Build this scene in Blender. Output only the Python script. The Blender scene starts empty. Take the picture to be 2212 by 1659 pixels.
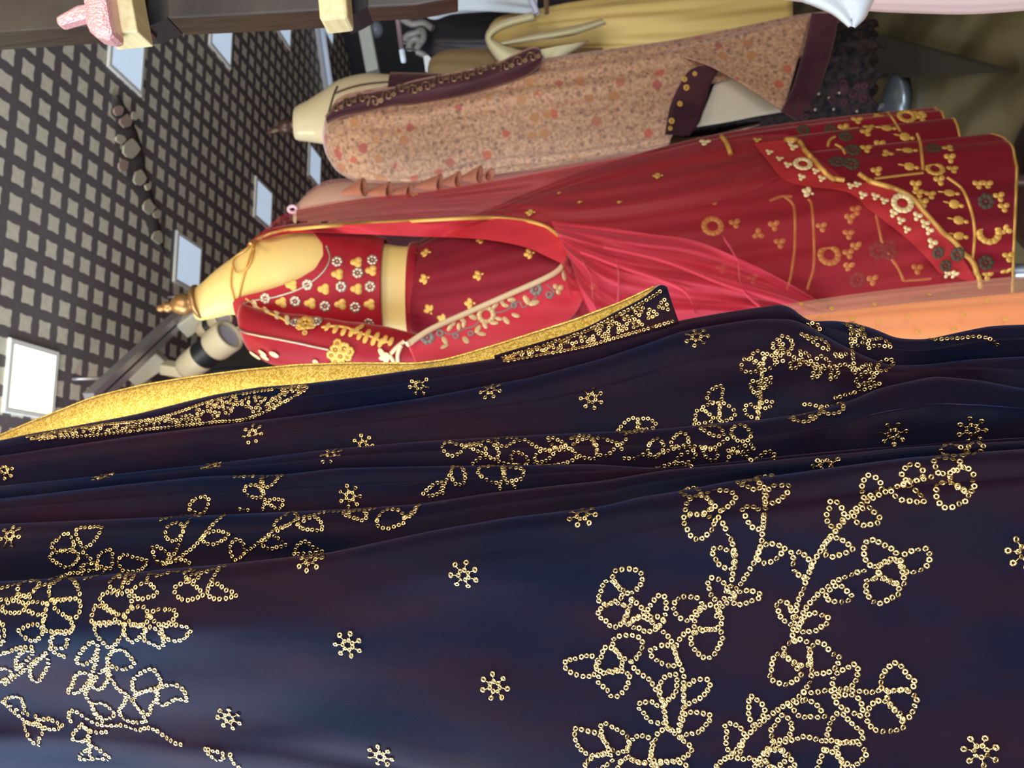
import bpy, bmesh, math, random
from mathutils import Vector, Matrix, noise
from mathutils.bvhtree import BVHTree

random.seed(7)
S = bpy.context.scene
COL = S.collection
W, H, F = 2212, 1659, 1740.0
# ------------------------------------------------------------------ camera (a phone held upright, the picture lies on its side)
PITCH, ROLL = math.radians(5.45), math.radians(1.2)
UP = Vector((-math.cos(PITCH)*math.cos(ROLL), math.cos(PITCH)*math.sin(ROLL), math.sin(PITCH)))
FW = Vector((0, 0, 1)) - UP*UP.z
FW.normalize()
RT = FW.cross(UP)
ROT = Matrix((RT, FW, UP))            # optical axes -> world
EYE = Vector((0, 0, 1.0))
cam_data = bpy.data.cameras.new('camera')
cam = bpy.data.objects.new('camera', cam_data)
COL.objects.link(cam)
S.camera = cam
cam_data.sensor_width = 36.0
cam_data.lens = 36.0*F/W
cam_data.clip_start = 0.02
cam_data.dof.use_dof = True
cam_data.dof.focus_distance = 0.47
cam_data.dof.aperture_fstop = cam_data.lens/1.7
cx_, cy_, cz_ = ROT @ Vector((1, 0, 0)), ROT @ Vector((0, -1, 0)), ROT @ Vector((0, 0, -1))
cam.matrix_world = Matrix(((cx_.x, cy_.x, cz_.x, EYE.x), (cx_.y, cy_.y, cz_.y, EYE.y), (cx_.z, cy_.z, cz_.z, EYE.z), (0, 0, 0, 1)))

# ------------------------------------------------------------------ light and exposure
S.view_settings.view_transform = 'Standard'
S.view_settings.look = 'None'
S.view_settings.gamma = 1.0
S.view_settings.exposure = 0.0
S.view_settings.use_curve_mapping = False
S.cycles.transparent_max_bounces = 24
world = bpy.data.worlds.new('shop_ambience')
S.world = world
world.use_nodes = True
world.node_tree.nodes['Background'].inputs[0].default_value = (0.62, 0.60, 0.60, 1)
world.node_tree.nodes['Background'].inputs[1].default_value = 0.55


def area(name, loc, target, size, power, colour):
    d = bpy.data.lights.new(name, 'AREA')
    d.shape = 'RECTANGLE'
    d.size, d.size_y = size
    d.energy = power
    d.color = colour
    o = bpy.data.objects.new(name, d)
    COL.objects.link(o)
    o.location = loc
    o.rotation_euler = (Vector(target)-Vector(loc)).to_track_quat('-Z', 'Y').to_euler()
    return o


area('shop_window_daylight', (-2.1, 0.7, 1.5), (0.3, 1.6, 1.1), (1.4, 1.8), 76, (0.74, 0.87, 1.0))
area('velvet_blue_fill', (-1.15, 0.22, 2.0), (-0.22, 0.5, 1.25), (0.6, 0.6), 20, (0.45, 0.68, 1.0))  # added cool fill that turns the upper left of the velvet blue, no door here
area('ceiling_fill_light', (0.2, -1.7, 1.1), (0.0, 0.9, 2.9), (3.0, 1.2), 92, (0.98, 0.97, 1.0))  # added fill behind the camera, tilted up to brighten the ceiling
area('warm_ceiling_lamp', (0.5, -0.4, 2.40), (0.2, 1.3, 1.1), (0.5, 0.5), 16, (1.0, 0.80, 0.52))
area('warm_window_lamp', (-0.5, 0.9, 2.40), (0.0, 1.3, 1.0), (0.4, 0.4), 10, (1.0, 0.78, 0.42))


# ------------------------------------------------------------------ helpers
def P(x, y, d):
    return EYE + ROT @ Vector(((x-W/2)/F*d, (y-H/2)/F*d, d))


def PZ(x, y, z):
    """the point where the sight line through (x, y) meets the level plane z"""
    r = ROT @ Vector(((x-W/2)/F, (y-H/2)/F, 1))
    return EYE + r*((z-EYE.z)/r.z)


def depth_of(p):
    return (ROT.transposed() @ (p-EYE)).z


def lerp(a, b, t):
    return a+(b-a)*t


def cr(pts, n, closed=False):
    """n+1 points along a smooth curve through pts (tuples of any length)"""
    k = len(pts)
    out = []
    m = k if closed else k-1
    for i in range(n+1):
        s = i/n*m
        j = min(int(s), m-1)
        t = s-j
        def g(q):
            return pts[q % k] if closed else pts[max(0, min(k-1, q))]
        p0, p1, p2, p3 = g(j-1), g(j), g(j+1), g(j+2)
        out.append(tuple(0.5*(2*b+(c-a)*t+(2*a-5*b+4*c-d)*t*t+(3*b-a-3*c+d)*t**3) for a, b, c, d in zip(p0, p1, p2, p3)))
    return out


def curve_at(pts, x):
    """piecewise smooth y(x) through pts sorted by x"""
    if x <= pts[0][0]:
        return pts[0][1]
    for (x0, y0), (x1, y1) in zip(pts, pts[1:]):
        if x <= x1:
            t = (x-x0)/(x1-x0)
            return y0+(y1-y0)*t
    return pts[-1][1]


def smooth_curve(pts, k=9):
    """table of a gently smoothed y(x)"""
    return lambda x: sum(curve_at(pts, x+o*14)*w for o, w in ((-2, .1), (-1, .22), (0, .36), (1, .22), (2, .1)))


BASE = {}


def thing(name, label, cat, loc, group=None):
    o = bpy.data.objects.new(name, None)
    o.empty_display_size = 0.05
    COL.objects.link(o)
    o.location = loc
    o['label'] = label
    o['category'] = cat
    if group:
        o['group'] = group
    BASE[o] = Vector(loc)
    return o


def mesh(name, verts, faces, mat, parent=None, smooth=True, label=None, kind=None):
    b = BASE[parent] if parent else Vector((0, 0, 0))
    me = bpy.data.meshes.new(name)
    me.from_pydata([tuple(Vector(v)-b) for v in verts], [], faces)
    me.update()
    if mat:
        me.materials.append(mat)
    if smooth:
        me.polygons.foreach_set('use_smooth', [True]*len(me.polygons))
    o = bpy.data.objects.new(name, me)
    COL.objects.link(o)
    BASE[o] = b
    if parent:
        o.parent = parent
    if label:
        o['label'] = label
    if kind:
        o['kind'] = kind
    return o


def struct(name, verts, faces, mat, parent=None, smooth=False):
    o = mesh(name, verts, faces, mat, parent, smooth)
    if not parent:
        o['kind'] = 'structure'
    return o


def solidify(o, t, offset=0.0):
    m = o.modifiers.new('thickness', 'SOLIDIFY')
    m.thickness = t
    m.offset = offset
    return o


def bevel(o, w, seg=2):
    m = o.modifiers.new('bevel', 'BEVEL')
    m.width = w
    m.segments = seg
    m.limit_method = 'ANGLE'
    return o


def grid_faces(nu, nv, wrap=False):
    f = []
    for i in range(nu):
        for j in range(nv):
            a = i*(nv+1)+j
            b = (i+1)*(nv+1)+j
            f.append((a, b, b+1, a+1))
    return f


def bvh_of(verts, faces):
    return BVHTree.FromPolygons([tuple(v) for v in verts], faces)


def hit(trees, x, y):
    """nearest surface met by the sight line through (x, y) at building time -> point, normal facing the viewer"""
    r = (ROT @ Vector(((x-W/2)/F, (y-H/2)/F, 1))).normalized()
    best = None
    for t in trees:
        p, n, i, dist = t.ray_cast(EYE, r)
        if p is not None and (best is None or dist < best[2]):
            if n.dot(r) > 0:
                n = -n
            best = (p, n, dist)
    return best


def cloth(A, B, nu, nv, depth, wob=0.0):
    """verts and faces of a sheet between two outline curves A and B (photo coordinates), depth(x, y, s, t) gives its distance"""
    a, b = cr(A, nu), cr(B, nu)
    vs = []
    for i in range(nu+1):
        for j in range(nv+1):
            t = j/nv
            x, y = lerp(a[i][0], b[i][0], t), lerp(a[i][1], b[i][1], t)
            vs.append(P(x, y, depth(x, y, i/nu, t)))
    return vs, grid_faces(nu, nv)


def loft(stations, n=72, per=10, ratio=0.7, mod=None, start=None, end=None, turn=0.0, cap=True, sight=False):
    """closed tube through stations (x, y_centre, half_width, distance[, ratio]) along the standing direction"""
    st = [(s[0], s[1], s[2], s[3], s[4] if len(s) > 4 else ratio) for s in stations]
    m = (len(st)-1)*per
    xs = [p[0] for p in cr(st, m)]
    tab = cr(st, m)
    side, fwd = ROT @ Vector((0, 1, 0)), ROT @ Vector((0, 0, 1))
    x0, x1 = st[0][0], st[-1][0]

    def section(x):
        x = max(x0, min(x1, x))
        for p, q in zip(tab, tab[1:]):
            if x <= q[0] or q is tab[-1]:
                t = 0 if q[0] == p[0] else (x-p[0])/(q[0]-p[0])
                return tuple(lerp(a, b, t) for a, b in zip(p, q))

    vs = []
    for i in range(m+1):
        for k in range(n):
            th = 2*math.pi*k/n
            s = i/m
            xa = start(th) if start else x0
            xb = end(th) if end else x1
            # keep the spacing of the stations
            xx = xa+(xb-xa)*((tab[i][0]-x0)/(x1-x0))
            _, yc, hw, d, ra = section(xx)
            w = hw*d/F
            g = mod(th, (xx-x0)/(x1-x0)) if mod else 1.0
            c, q = math.cos(th)*w*g, math.sin(th)*w*ra*g
            ct, sn = math.cos(turn), math.sin(turn)
            c, q = c*ct-q*sn*1.0, c*sn+q*ct
            if sight:
                xx = W/2+(xx-W/2)*(d-q)/d
            vs.append(P(xx, yc, d)+side*c-fwd*q)
    fs = []
    for i in range(m):
        for k in range(n):
            a, b = i*n+k, i*n+(k+1) % n
            fs.append((a, a+n, b+n, b))
    if cap:
        fs.append(tuple(range(n)))
        fs.append(tuple(m*n+k for k in reversed(range(n))))
    return vs, fs


def tube_geo(pts, r, n=8, closed=False):
    """round tube along world points; r a number or list"""
    vs, fs = [], []
    k = len(pts)
    prev = None
    for i, p in enumerate(pts):
        a = pts[(i-1) % k] if closed or i else p
        b = pts[(i+1) % k] if closed or i < k-1 else p
        t = (b-a)
        t = t.normalized() if t.length > 1e-9 else Vector((0, 0, 1))
        if prev is None:
            u = t.orthogonal().normalized()
        else:
            u = (prev-t*prev.dot(t))
            u = u.normalized() if u.length > 1e-6 else t.orthogonal().normalized()
        prev = u
        v = t.cross(u)
        rr = r[i] if isinstance(r, (list, tuple)) else r
        for j in range(n):
            an = 2*math.pi*j/n
            vs.append(p+(u*math.cos(an)+v*math.sin(an))*rr)
    m = k if closed else k-1
    for i in range(m):
        for j in range(n):
            a, b = (i % k)*n+j, (i % k)*n+(j+1) % n
            c, d = ((i+1) % k)*n+j, ((i+1) % k)*n+(j+1) % n
            fs.append((a, c, d, b))
    if not closed:
        fs.append(tuple(reversed(range(n))))
        fs.append(tuple((k-1)*n+j for j in range(n)))
    return vs, fs


def join_geo(*gs):
    vs, fs = [], []
    for v, f in gs:
        o = len(vs)
        vs += v
        fs += [tuple(i+o for i in q) for q in f]
    return vs, fs


def box_geo(c, ux, uy, uz):
    """box at c with half-axis vectors"""
    vs = [c+ux*a+uy*b+uz*e for a in (-1, 1) for b in (-1, 1) for e in (-1, 1)]
    fs = [(0, 1, 3, 2), (4, 6, 7, 5), (0, 4, 5, 1), (2, 3, 7, 6), (0, 2, 6, 4), (1, 5, 7, 3)]
    return vs, fs


def lathe(axis0, axis1, prof, n=32):
    """revolve profile [(t along the axis, radius)] about axis0 -> axis1"""
    a = axis1-axis0
    L = a.length
    t = a.normalized()
    u = t.orthogonal().normalized()
    v = t.cross(u)
    vs, fs = [], []
    for q, r in prof:
        c = axis0+t*(q*L)
        for j in range(n):
            an = 2*math.pi*j/n
            vs.append(c+(u*math.cos(an)+v*math.sin(an))*max(r, 1e-5))
    for i in range(len(prof)-1):
        for j in range(n):
            fs.append((i*n+j, i*n+(j+1) % n, (i+1)*n+(j+1) % n, (i+1)*n+j))
    fs.append(tuple(reversed(range(n))))
    fs.append(tuple((len(prof)-1)*n+j for j in range(n)))
    return vs, fs


# ------------------------------------------------------------------ materials
def mat(name, colour=(.5, .5, .5), rough=.5, metal=0.0, sheen=0.0, sheen_tint=(1, 1, 1), emit=None, strength=0.0, spec=0.5, coat=0.0):
    m = bpy.data.materials.new(name)
    m.use_nodes = True
    b = m.node_tree.nodes['Principled BSDF']
    b.inputs['Base Color'].default_value = (*colour, 1)
    b.inputs['Roughness'].default_value = rough
    b.inputs['Metallic'].default_value = metal
    b.inputs['Specular IOR Level'].default_value = spec
    b.inputs['Sheen Weight'].default_value = sheen
    b.inputs['Sheen Tint'].default_value = (*sheen_tint, 1)
    b.inputs['Sheen Roughness'].default_value = 0.4
    b.inputs['Coat Weight'].default_value = coat
    if emit:
        b.inputs['Emission Color'].default_value = (*emit, 1)
        b.inputs['Emission Strength'].default_value = strength
    return m


class Nodes:
    def __init__(self, m):
        self.t = m.node_tree
        self.b = self.t.nodes['Principled BSDF']

    def n(self, kind, **kw):
        o = self.t.nodes.new('ShaderNode'+kind)
        for k, v in kw.items():
            setattr(o, k, v)
        return o

    def l(self, a, b):
        self.t.links.new(a, b)

    def coord(self, scale=(1, 1, 1), loc=(0, 0, 0), rot=(0, 0, 0)):
        c = self.n('TexCoord')
        m = self.n('Mapping')
        m.inputs['Scale'].default_value = scale
        m.inputs['Location'].default_value = loc
        m.inputs['Rotation'].default_value = rot
        self.l(c.outputs['Object'], m.inputs['Vector'])
        return m.outputs['Vector']

    def noise(self, vec, scale, detail=4, rough=.55):
        o = self.n('TexNoise')
        o.inputs['Scale'].default_value = scale
        o.inputs['Detail'].default_value = detail
        o.inputs['Roughness'].default_value = rough
        self.l(vec, o.inputs['Vector'])
        return o.outputs['Fac']

    def ramp(self, fac, stops):
        o = self.n('ValToRGB')
        e = o.color_ramp.elements
        while len(e) < len(stops):
            e.new(0.5)
        for q, (p, c) in zip(e, stops):
            q.position = p
            q.color = (*c, 1)
        self.l(fac, o.inputs['Fac'])
        return o.outputs['Color']

    def mix(self, fac, a, b):
        o = self.n('Mix', data_type='RGBA')
        for s, v in ((0, fac), (6, a), (7, b)):
            if isinstance(v, (int, float)):
                o.inputs[s].default_value = v
            elif isinstance(v, tuple):
                o.inputs[s].default_value = (*v, 1)
            else:
                self.l(v, o.inputs[s])
        return o.outputs[2]

    def math(self, op, a, b=0.0):
        o = self.n('Math', operation=op)
        for i, v in enumerate((a, b)):
            if isinstance(v, (int, float)):
                o.inputs[i].default_value = v
            else:
                self.l(v, o.inputs[i])
        return o.outputs[0]

    def bump(self, h, strength=.3, dist=.002):
        o = self.n('Bump')
        o.inputs['Strength'].default_value = strength
        o.inputs['Distance'].default_value = dist
        self.l(h, o.inputs['Height'])
        self.l(o.outputs['Normal'], self.b.inputs['Normal'])

    def base(self, c):
        self.l(c, self.b.inputs['Base Color'])


def velvet_mat():
    m = mat('dark_velvet', (0.01, 0.006, 0.014), .55, sheen=.22, sheen_tint=(.50, .56, .95), spec=.05)
    N = Nodes(m)
    v = N.coord((1, 1, .30))
    f = N.noise(v, 20, 4)
    N.base(N.ramp(f, [(.34, (.0028, .0048, .016)), (.74, (.018, .005, .010))]))
    N.l(N.ramp(f, [(.38, (.15, .26, .72)), (.64, (.46, .27, .40))]), N.b.inputs['Sheen Tint'])
    N.bump(N.noise(N.coord(), 1500, 2), .25, .0006)
    return m


def brocade_mat():
    m = mat('gold_brocade', (.6, .42, .1), .42, .35, sheen=.2)
    N = Nodes(m)
    v = N.coord()
    d = N.n('TexNoise')
    d.inputs['Scale'].default_value = 120
    N.l(v, d.inputs['Vector'])
    w = N.n('TexWave', wave_type='RINGS')
    w.inputs['Scale'].default_value = 60
    w.inputs['Distortion'].default_value = 14
    w.inputs['Detail'].default_value = 2
    w.inputs['Detail Scale'].default_value = 4
    N.l(v, w.inputs['Vector'])
    f = N.math('ADD', N.math('MULTIPLY', w.outputs['Fac'], .6), N.math('MULTIPLY', d.outputs['Fac'], .5))
    N.base(N.ramp(f, [(.3, (.50, .30, .035)), (.55, (.72, .48, .07)), (.8, (.85, .62, .16))]))
    N.bump(f, .25, .0006)
    return m


def sheer_mat(name, colour, alpha, rough=.6):
    m = mat(name, colour, rough, sheen=.3)
    m.node_tree.nodes['Principled BSDF'].inputs['Alpha'].default_value = alpha
    N = Nodes(m)
    f = N.noise(N.coord((1, 1, .2)), 30, 3)
    N.l(N.math('ADD', N.math('MULTIPLY', f, .30), alpha-.15), N.b.inputs['Alpha'])
    return m


M_VELVET = velvet_mat()
M_BROCADE = brocade_mat()
M_SEQUIN = mat('gold_sequin', (.64, .44, .19), .27, 1.0)
M_THREAD = mat('gold_thread', (.62, .40, .10), .45, .5)
M_SILVERY = mat('antique_silver_gold', (.50, .42, .32), .35, .8)
M_CREAM = mat('cream_dress_form', (.74, .52, .17), .5, coat=.08)
M_GOLDWOOD = mat('antique_gold_finial', (.36, .20, .075), .38, .7)
M_DARKWOODF = mat('dark_bronze_finial', (.06, .03, .02), .35, .3)

# ------------------------------------------------------------------ ceiling, floor, walls
HC = 2.5
YAW = math.radians(8.95)
DEEP = Vector((-math.sin(YAW), math.cos(YAW), 0))      # along the room
SIDE = Vector((math.cos(YAW), math.sin(YAW), 0))       # across the room
TILE = 0.0766


def paper_mat():
    m = mat('ceiling_paper', (.1, .1, .1), .5)
    N = Nodes(m)
    c = N.n('TexCoord')
    sep = N.n('SeparateXYZ')
    N.l(c.outputs['Object'], sep.inputs[0])
    ax = []
    for i in (0, 1):
        q = N.math('ADD', N.math('DIVIDE', sep.outputs[i], TILE), 100.5)
        ax.append(N.math('SUBTRACT', N.math('FRACT', q), .5))
    p, q = N.math('ABSOLUTE', ax[0]), N.math('ABSOLUTE', ax[1])
    mx = N.math('MAXIMUM', p, q)
    pq = N.math('MULTIPLY', N.math('MULTIPLY', p, q), .42)
    a = N.math('SUBTRACT', mx, pq)
    r = N.math('SQRT', N.math('ADD', N.math('POWER', p, 2), N.math('POWER', q, 2)))
    tile = N.math('MULTIPLY', N.math('LESS_THAN', a, .280), N.math('LESS_THAN', r, .410))
    cr_ = N.math('LESS_THAN', N.math('ADD', N.math('SUBTRACT', .5, p), N.math('SUBTRACT', .5, q)), .05)
    soft = N.noise(c.outputs['Object'], 60, 4)
    cream = N.ramp(soft, [(.3, (.66, .62, .47)), (.7, (.82, .78, .62))])
    dark = N.ramp(N.noise(c.outputs['Object'], 2.5, 3), [(.3, (.125, .110, .112)), (.7, (.165, .148, .148))])
    col = N.mix(N.math('MULTIPLY', cr_, .35), dark, (.30, .29, .29))
    N.base(N.mix(tile, col, cream))
    N.bump(tile, .2, .001)
    return m


M_PAPER = paper_mat()


def ceiling_sheet(name, pts, origin):
    o3 = Vector((origin[0], origin[1], HC))
    me = bpy.data.meshes.new(name)
    loc = []
    for p in pts:
        q = Vector(p)-o3
        loc.append((q.dot(SIDE), q.dot(DEEP), 0))
    top = [(x, y, .03) for x, y, z in loc]
    n = len(loc)
    me.from_pydata(loc+top, [], [tuple(range(n)), tuple(reversed(range(n, 2*n)))]+[(i, i+n, (i+1) % n+n, (i+1) % n) for i in range(n)])
    me.materials.append(M_PAPER)
    o = bpy.data.objects.new(name, me)
    COL.objects.link(o)
    o.location = o3
    o.rotation_euler = (0, 0, YAW)
    o['kind'] = 'structure'
    BASE[o] = o3
    return o


sA, sB = PZ(262, 200, HC), PZ(345, 520, HC)
sd = (sB-sA).normalized()
seam0, seam1 = sA-sd*4.0, sB+sd*4.0
wA, wB = PZ(735, 60, HC), PZ(757, 150, HC)
wd = (wB-wA).normalized()
w0, w1 = wA-wd*3.5, wB+wd*5.5
ceil_near = ceiling_sheet('ceiling', [seam0, seam1, Vector((seam1.x, -1.2, HC)), Vector((seam0.x, -1.2, HC))], (.5963*1.5, 1.3214*1.5))
WN = Vector((-wd.y, wd.x, 0))
WN = WN if WN.y > 0 else -WN
ceil_far = ceiling_sheet('ceiling', [seam0, w0+WN*.15, w1+WN*.15, seam1], (.8256*1.5, 1.820*1.5))


def marble_mat():
    m = mat('floor_stone', (.1, .09, .05), .28)
    N = Nodes(m)
    v = N.coord()
    w = N.n('TexWave')
    w.inputs['Scale'].default_value = 1.4
    w.inputs['Distortion'].default_value = 9
    w.inputs['Detail'].default_value = 3
    N.l(v, w.inputs['Vector'])
    N.base(N.ramp(N.math('MULTIPLY', N.math('ADD', w.outputs['Fac'], N.noise(v, 3, 5)), .5), [(.3, (.105, .085, .040)), (.7, (.20, .165, .085))]))
    return m


M_FLOOR = marble_mat()
struct('floor', *box_geo(Vector((0, 2.8, -.03)), Vector((5.5, 0, 0)), Vector((0, 4.2, 0)), Vector((0, 0, .03))), M_FLOOR)
M_SLATE = mat('slate_wall', (.030, .038, .044), .55)
wn = Vector((-wd.y, wd.x, 0))
if wn.y < 0:
    wn = -wn
wc = (w0+w1)/2
struct('wall_back', *box_geo(Vector((wc.x, wc.y, HC/2))+wn*.06, (w1-w0)/2, wn*.05, Vector((0, 0, HC/2))), M_SLATE)
# dark bulkhead with a dusky pink band at the left, behind the track lights
M_PINKWALL = mat('dusky_pink_paint', (.42, .15, .20), .5)
M_BULK = mat('charcoal_panel', (.075, .068, .066), .5)
q0, q1 = PZ(360, 832, HC), PZ(514, 678, HC)
qd = (q1-q0).normalized()
qn = Vector((-qd.y, qd.x, 0))
if qn.dot(EYE-q0) < 0:
    qn = -qn
qc = (q0+q1)/2+qd*1.0
struct('wall_left', *box_geo(Vector((qc.x, qc.y, HC/2))-qn*.05, qd*2.2, qn*.05, Vector((0, 0, HC/2))), M_PINKWALL)


def on_wall(x, y, off):
    r = ROT @ Vector(((x-W/2)/F, (y-H/2)/F, 1))
    o = q0+qn*off
    return EYE+r*((o-EYE).dot(qn)/r.dot(qn))


pan = thing('charcoal_panel', 'dark charcoal panel on the dusky pink wall beside the red sleeve', 'panel', on_wall(560, 760, 0))
f_ = [on_wall(x, y, .03) for x, y in ((448, 758), (536, 676), (760, 640), (790, 782), (430, 801))]
g_ = [p-qn*.028 for p in f_]
o = mesh('panel', f_+g_, [tuple(range(5)), tuple(reversed(range(5, 10)))]+[(i, i+5, (i+1) % 5+5, (i+1) % 5) for i in range(5)], M_BULK, pan, False)
ff = [on_wall(x, y, .036) for x, y in ((430, 797), (790, 779), (792, 783), (430, 801))]
gg = [p-qn*.034 for p in ff]
mesh('lower_edge', ff+gg, [(0, 1, 2, 3), (7, 6, 5, 4)]+[(i, i+4, (i+1) % 4+4, (i+1) % 4) for i in range(4)], M_SLATE, pan, False)

# ------------------------------------------------------------------ square ceiling panels
M_TRIM = mat('white_panel_frame', (.84, .86, .80), .4)
M_DIFF = mat('unlit_diffuser_glow', (.70, .78, .88), .35, emit=(.62, .80, 1.0), strength=.58)  # panels are off; faint blue emission stands in for light the diffusers reflect
M_LIT = mat('lit_warm_diffuser', (.9, .85, .7), .35, emit=(1.0, .86, .50), strength=2.6)
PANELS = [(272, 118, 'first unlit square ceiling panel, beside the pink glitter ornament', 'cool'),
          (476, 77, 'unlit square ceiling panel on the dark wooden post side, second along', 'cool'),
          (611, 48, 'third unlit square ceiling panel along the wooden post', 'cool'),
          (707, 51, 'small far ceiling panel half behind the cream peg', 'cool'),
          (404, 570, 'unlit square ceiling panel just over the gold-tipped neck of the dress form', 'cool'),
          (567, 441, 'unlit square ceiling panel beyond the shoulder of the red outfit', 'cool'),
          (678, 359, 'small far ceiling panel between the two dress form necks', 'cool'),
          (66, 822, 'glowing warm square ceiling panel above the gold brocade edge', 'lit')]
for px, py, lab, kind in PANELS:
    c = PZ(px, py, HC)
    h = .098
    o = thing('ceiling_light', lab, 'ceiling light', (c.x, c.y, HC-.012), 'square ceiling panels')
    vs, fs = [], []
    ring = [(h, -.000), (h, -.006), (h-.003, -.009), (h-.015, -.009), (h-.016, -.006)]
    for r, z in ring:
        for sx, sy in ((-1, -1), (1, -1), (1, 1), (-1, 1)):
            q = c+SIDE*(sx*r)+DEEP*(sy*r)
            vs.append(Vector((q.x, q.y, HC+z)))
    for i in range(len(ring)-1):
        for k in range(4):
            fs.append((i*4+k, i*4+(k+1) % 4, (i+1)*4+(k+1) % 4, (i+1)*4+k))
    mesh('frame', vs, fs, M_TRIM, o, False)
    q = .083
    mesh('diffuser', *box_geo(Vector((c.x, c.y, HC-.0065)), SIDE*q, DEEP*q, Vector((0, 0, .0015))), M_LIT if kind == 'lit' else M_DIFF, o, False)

# torn paper along the seam: a sagging dark strip and loose cream chips
M_TEAR = mat('torn_paper_back', (.060, .050, .048), .8)
M_CHIP = mat('torn_cream_paper', (.55, .50, .36), .7)
M_CHIP2 = mat('torn_reddish_paper', (.42, .30, .24), .7)
seam = thing('peeling_ceiling_strip', 'sagging torn paper strip with loose cream chips along the ceiling seam', 'torn paper', PZ(300, 360, HC-.01))
line = [(252, 205), (268, 240), (288, 285), (303, 330), (312, 372), (322, 415), (334, 462), (346, 512), (352, 545)]
wl = [(10, 4), (26, 8), (30, 8), (34, 6), (34, 4), (30, 6), (24, 5), (22, 4), (4, 3)]
vs, fs = [], []
rnd = random.Random(3)
pl = cr([(a, b, c, d) for (a, b), (c, d) in zip(line, wl)], 40)
for i, (x, y, l, r) in enumerate(pl):
    j = rnd.uniform(-3, 3)
    for t, z in ((-l+j, .0005), (-l*.5, .010), (0, .016), (r*.6, .009), (r+j*.4, .0005)):
        vs.append(PZ(x+t, y, HC-z))
fs = grid_faces(40, 4)
mesh('paper_strip', vs, fs, M_TEAR, seam)
for x, y, s, mm in ((258, 240, 10, M_CHIP2), (274, 262, 13, M_CHIP2), (292, 250, 9, M_CHIP), (284, 322, 18, M_CHIP), (268, 358, 12, M_CHIP2),
                    (303, 385, 16, M_CHIP), (321, 403, 7, M_CHIP), (322, 447, 14, M_CHIP), (340, 462, 8, M_CHIP), (342, 512, 13, M_CHIP), (262, 300, 10, M_CHIP)):
    n = 9
    lo = [PZ(x+math.cos(k*6.283/n)*s*rnd.uniform(.7, 1.15), y+math.sin(k*6.283/n)*s*rnd.uniform(.8, 1.3), HC-.022) for k in range(n)]
    hi = [p+Vector((0, 0, .006)) for p in lo]
    mesh('paper_chip', lo+hi, [tuple(reversed(range(n))), tuple(range(n, 2*n))]+[(i, (i+1) % n, (i+1) % n+n, i+n) for i in range(n)], mm, seam, False)

# long white lamp batten near the back wall
M_TUBE = mat('white_batten', (.62, .68, .76), .35)
a, b = PZ(684, 14, HC-.02), PZ(713, 215, HC-.02)
batt = thing('lamp_batten', 'long narrow white lamp batten on the far ceiling', 'lamp', (a+b)/2)
d = (b-a).normalized()
n_ = d.cross(Vector((0, 0, 1)))
mesh('housing', *box_geo((a+b)/2+Vector((0, 0, .008)), d*(b-a).length/2, n_*.035, Vector((0, 0, .012))), M_TUBE, batt, False)
mesh('tube', *tube_geo([a-Vector((0, 0, .016)), b-Vector((0, 0, .016))], .014, 10), mat('tube_glass', (.66, .74, .86), .25, emit=(.6, .75, 1), strength=.2), batt)  # tube is off; a faint emission puts in its pale brightness

# ------------------------------------------------------------------ track with two spotlights
M_TRACK = mat('grey_track', (.42, .40, .42), .3, .6)
M_TRACKD = mat('track_slot', (.05, .06, .07), .4)
M_SPOT = mat('cream_enamel', (.70, .62, .40), .35)
M_ADPT = mat('cream_adapter', (.56, .55, .42), .45)
M_BAND = mat('black_ribbed_band', (.012, .016, .018), .35)
M_LENS = mat('frosted_lens', (.62, .60, .70), .2, coat=.5)
ta, tb = PZ(196, 866, HC-.13), PZ(470, 610, HC-.13)
track = thing('lighting_track', 'grey metal lighting track slanting under the patterned ceiling', 'track', (ta+tb)/2)
td = (tb-ta).normalized()
tn = td.cross(Vector((0, 0, 1))).normalized()
L = (tb-ta).length/2
for off in (-.014, .014):
    o = mesh('rail', *box_geo((ta+tb)/2+tn*off, td*L, tn*.010, Vector((0, 0, .016))), M_TRACK, track, False)
mesh('slot', *box_geo((ta+tb)/2+Vector((0, 0, .006)), td*(L-.01), tn*.006, Vector((0, 0, .009))), M_TRACKD, track, False)
for t in (.15, .85):
    q = ta+(tb-ta)*t
    mesh('hanger', *tube_geo([q+Vector((0, 0, .01)), q+Vector((0, 0, .13))], .005, 8), M_TRACK, track)


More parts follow.
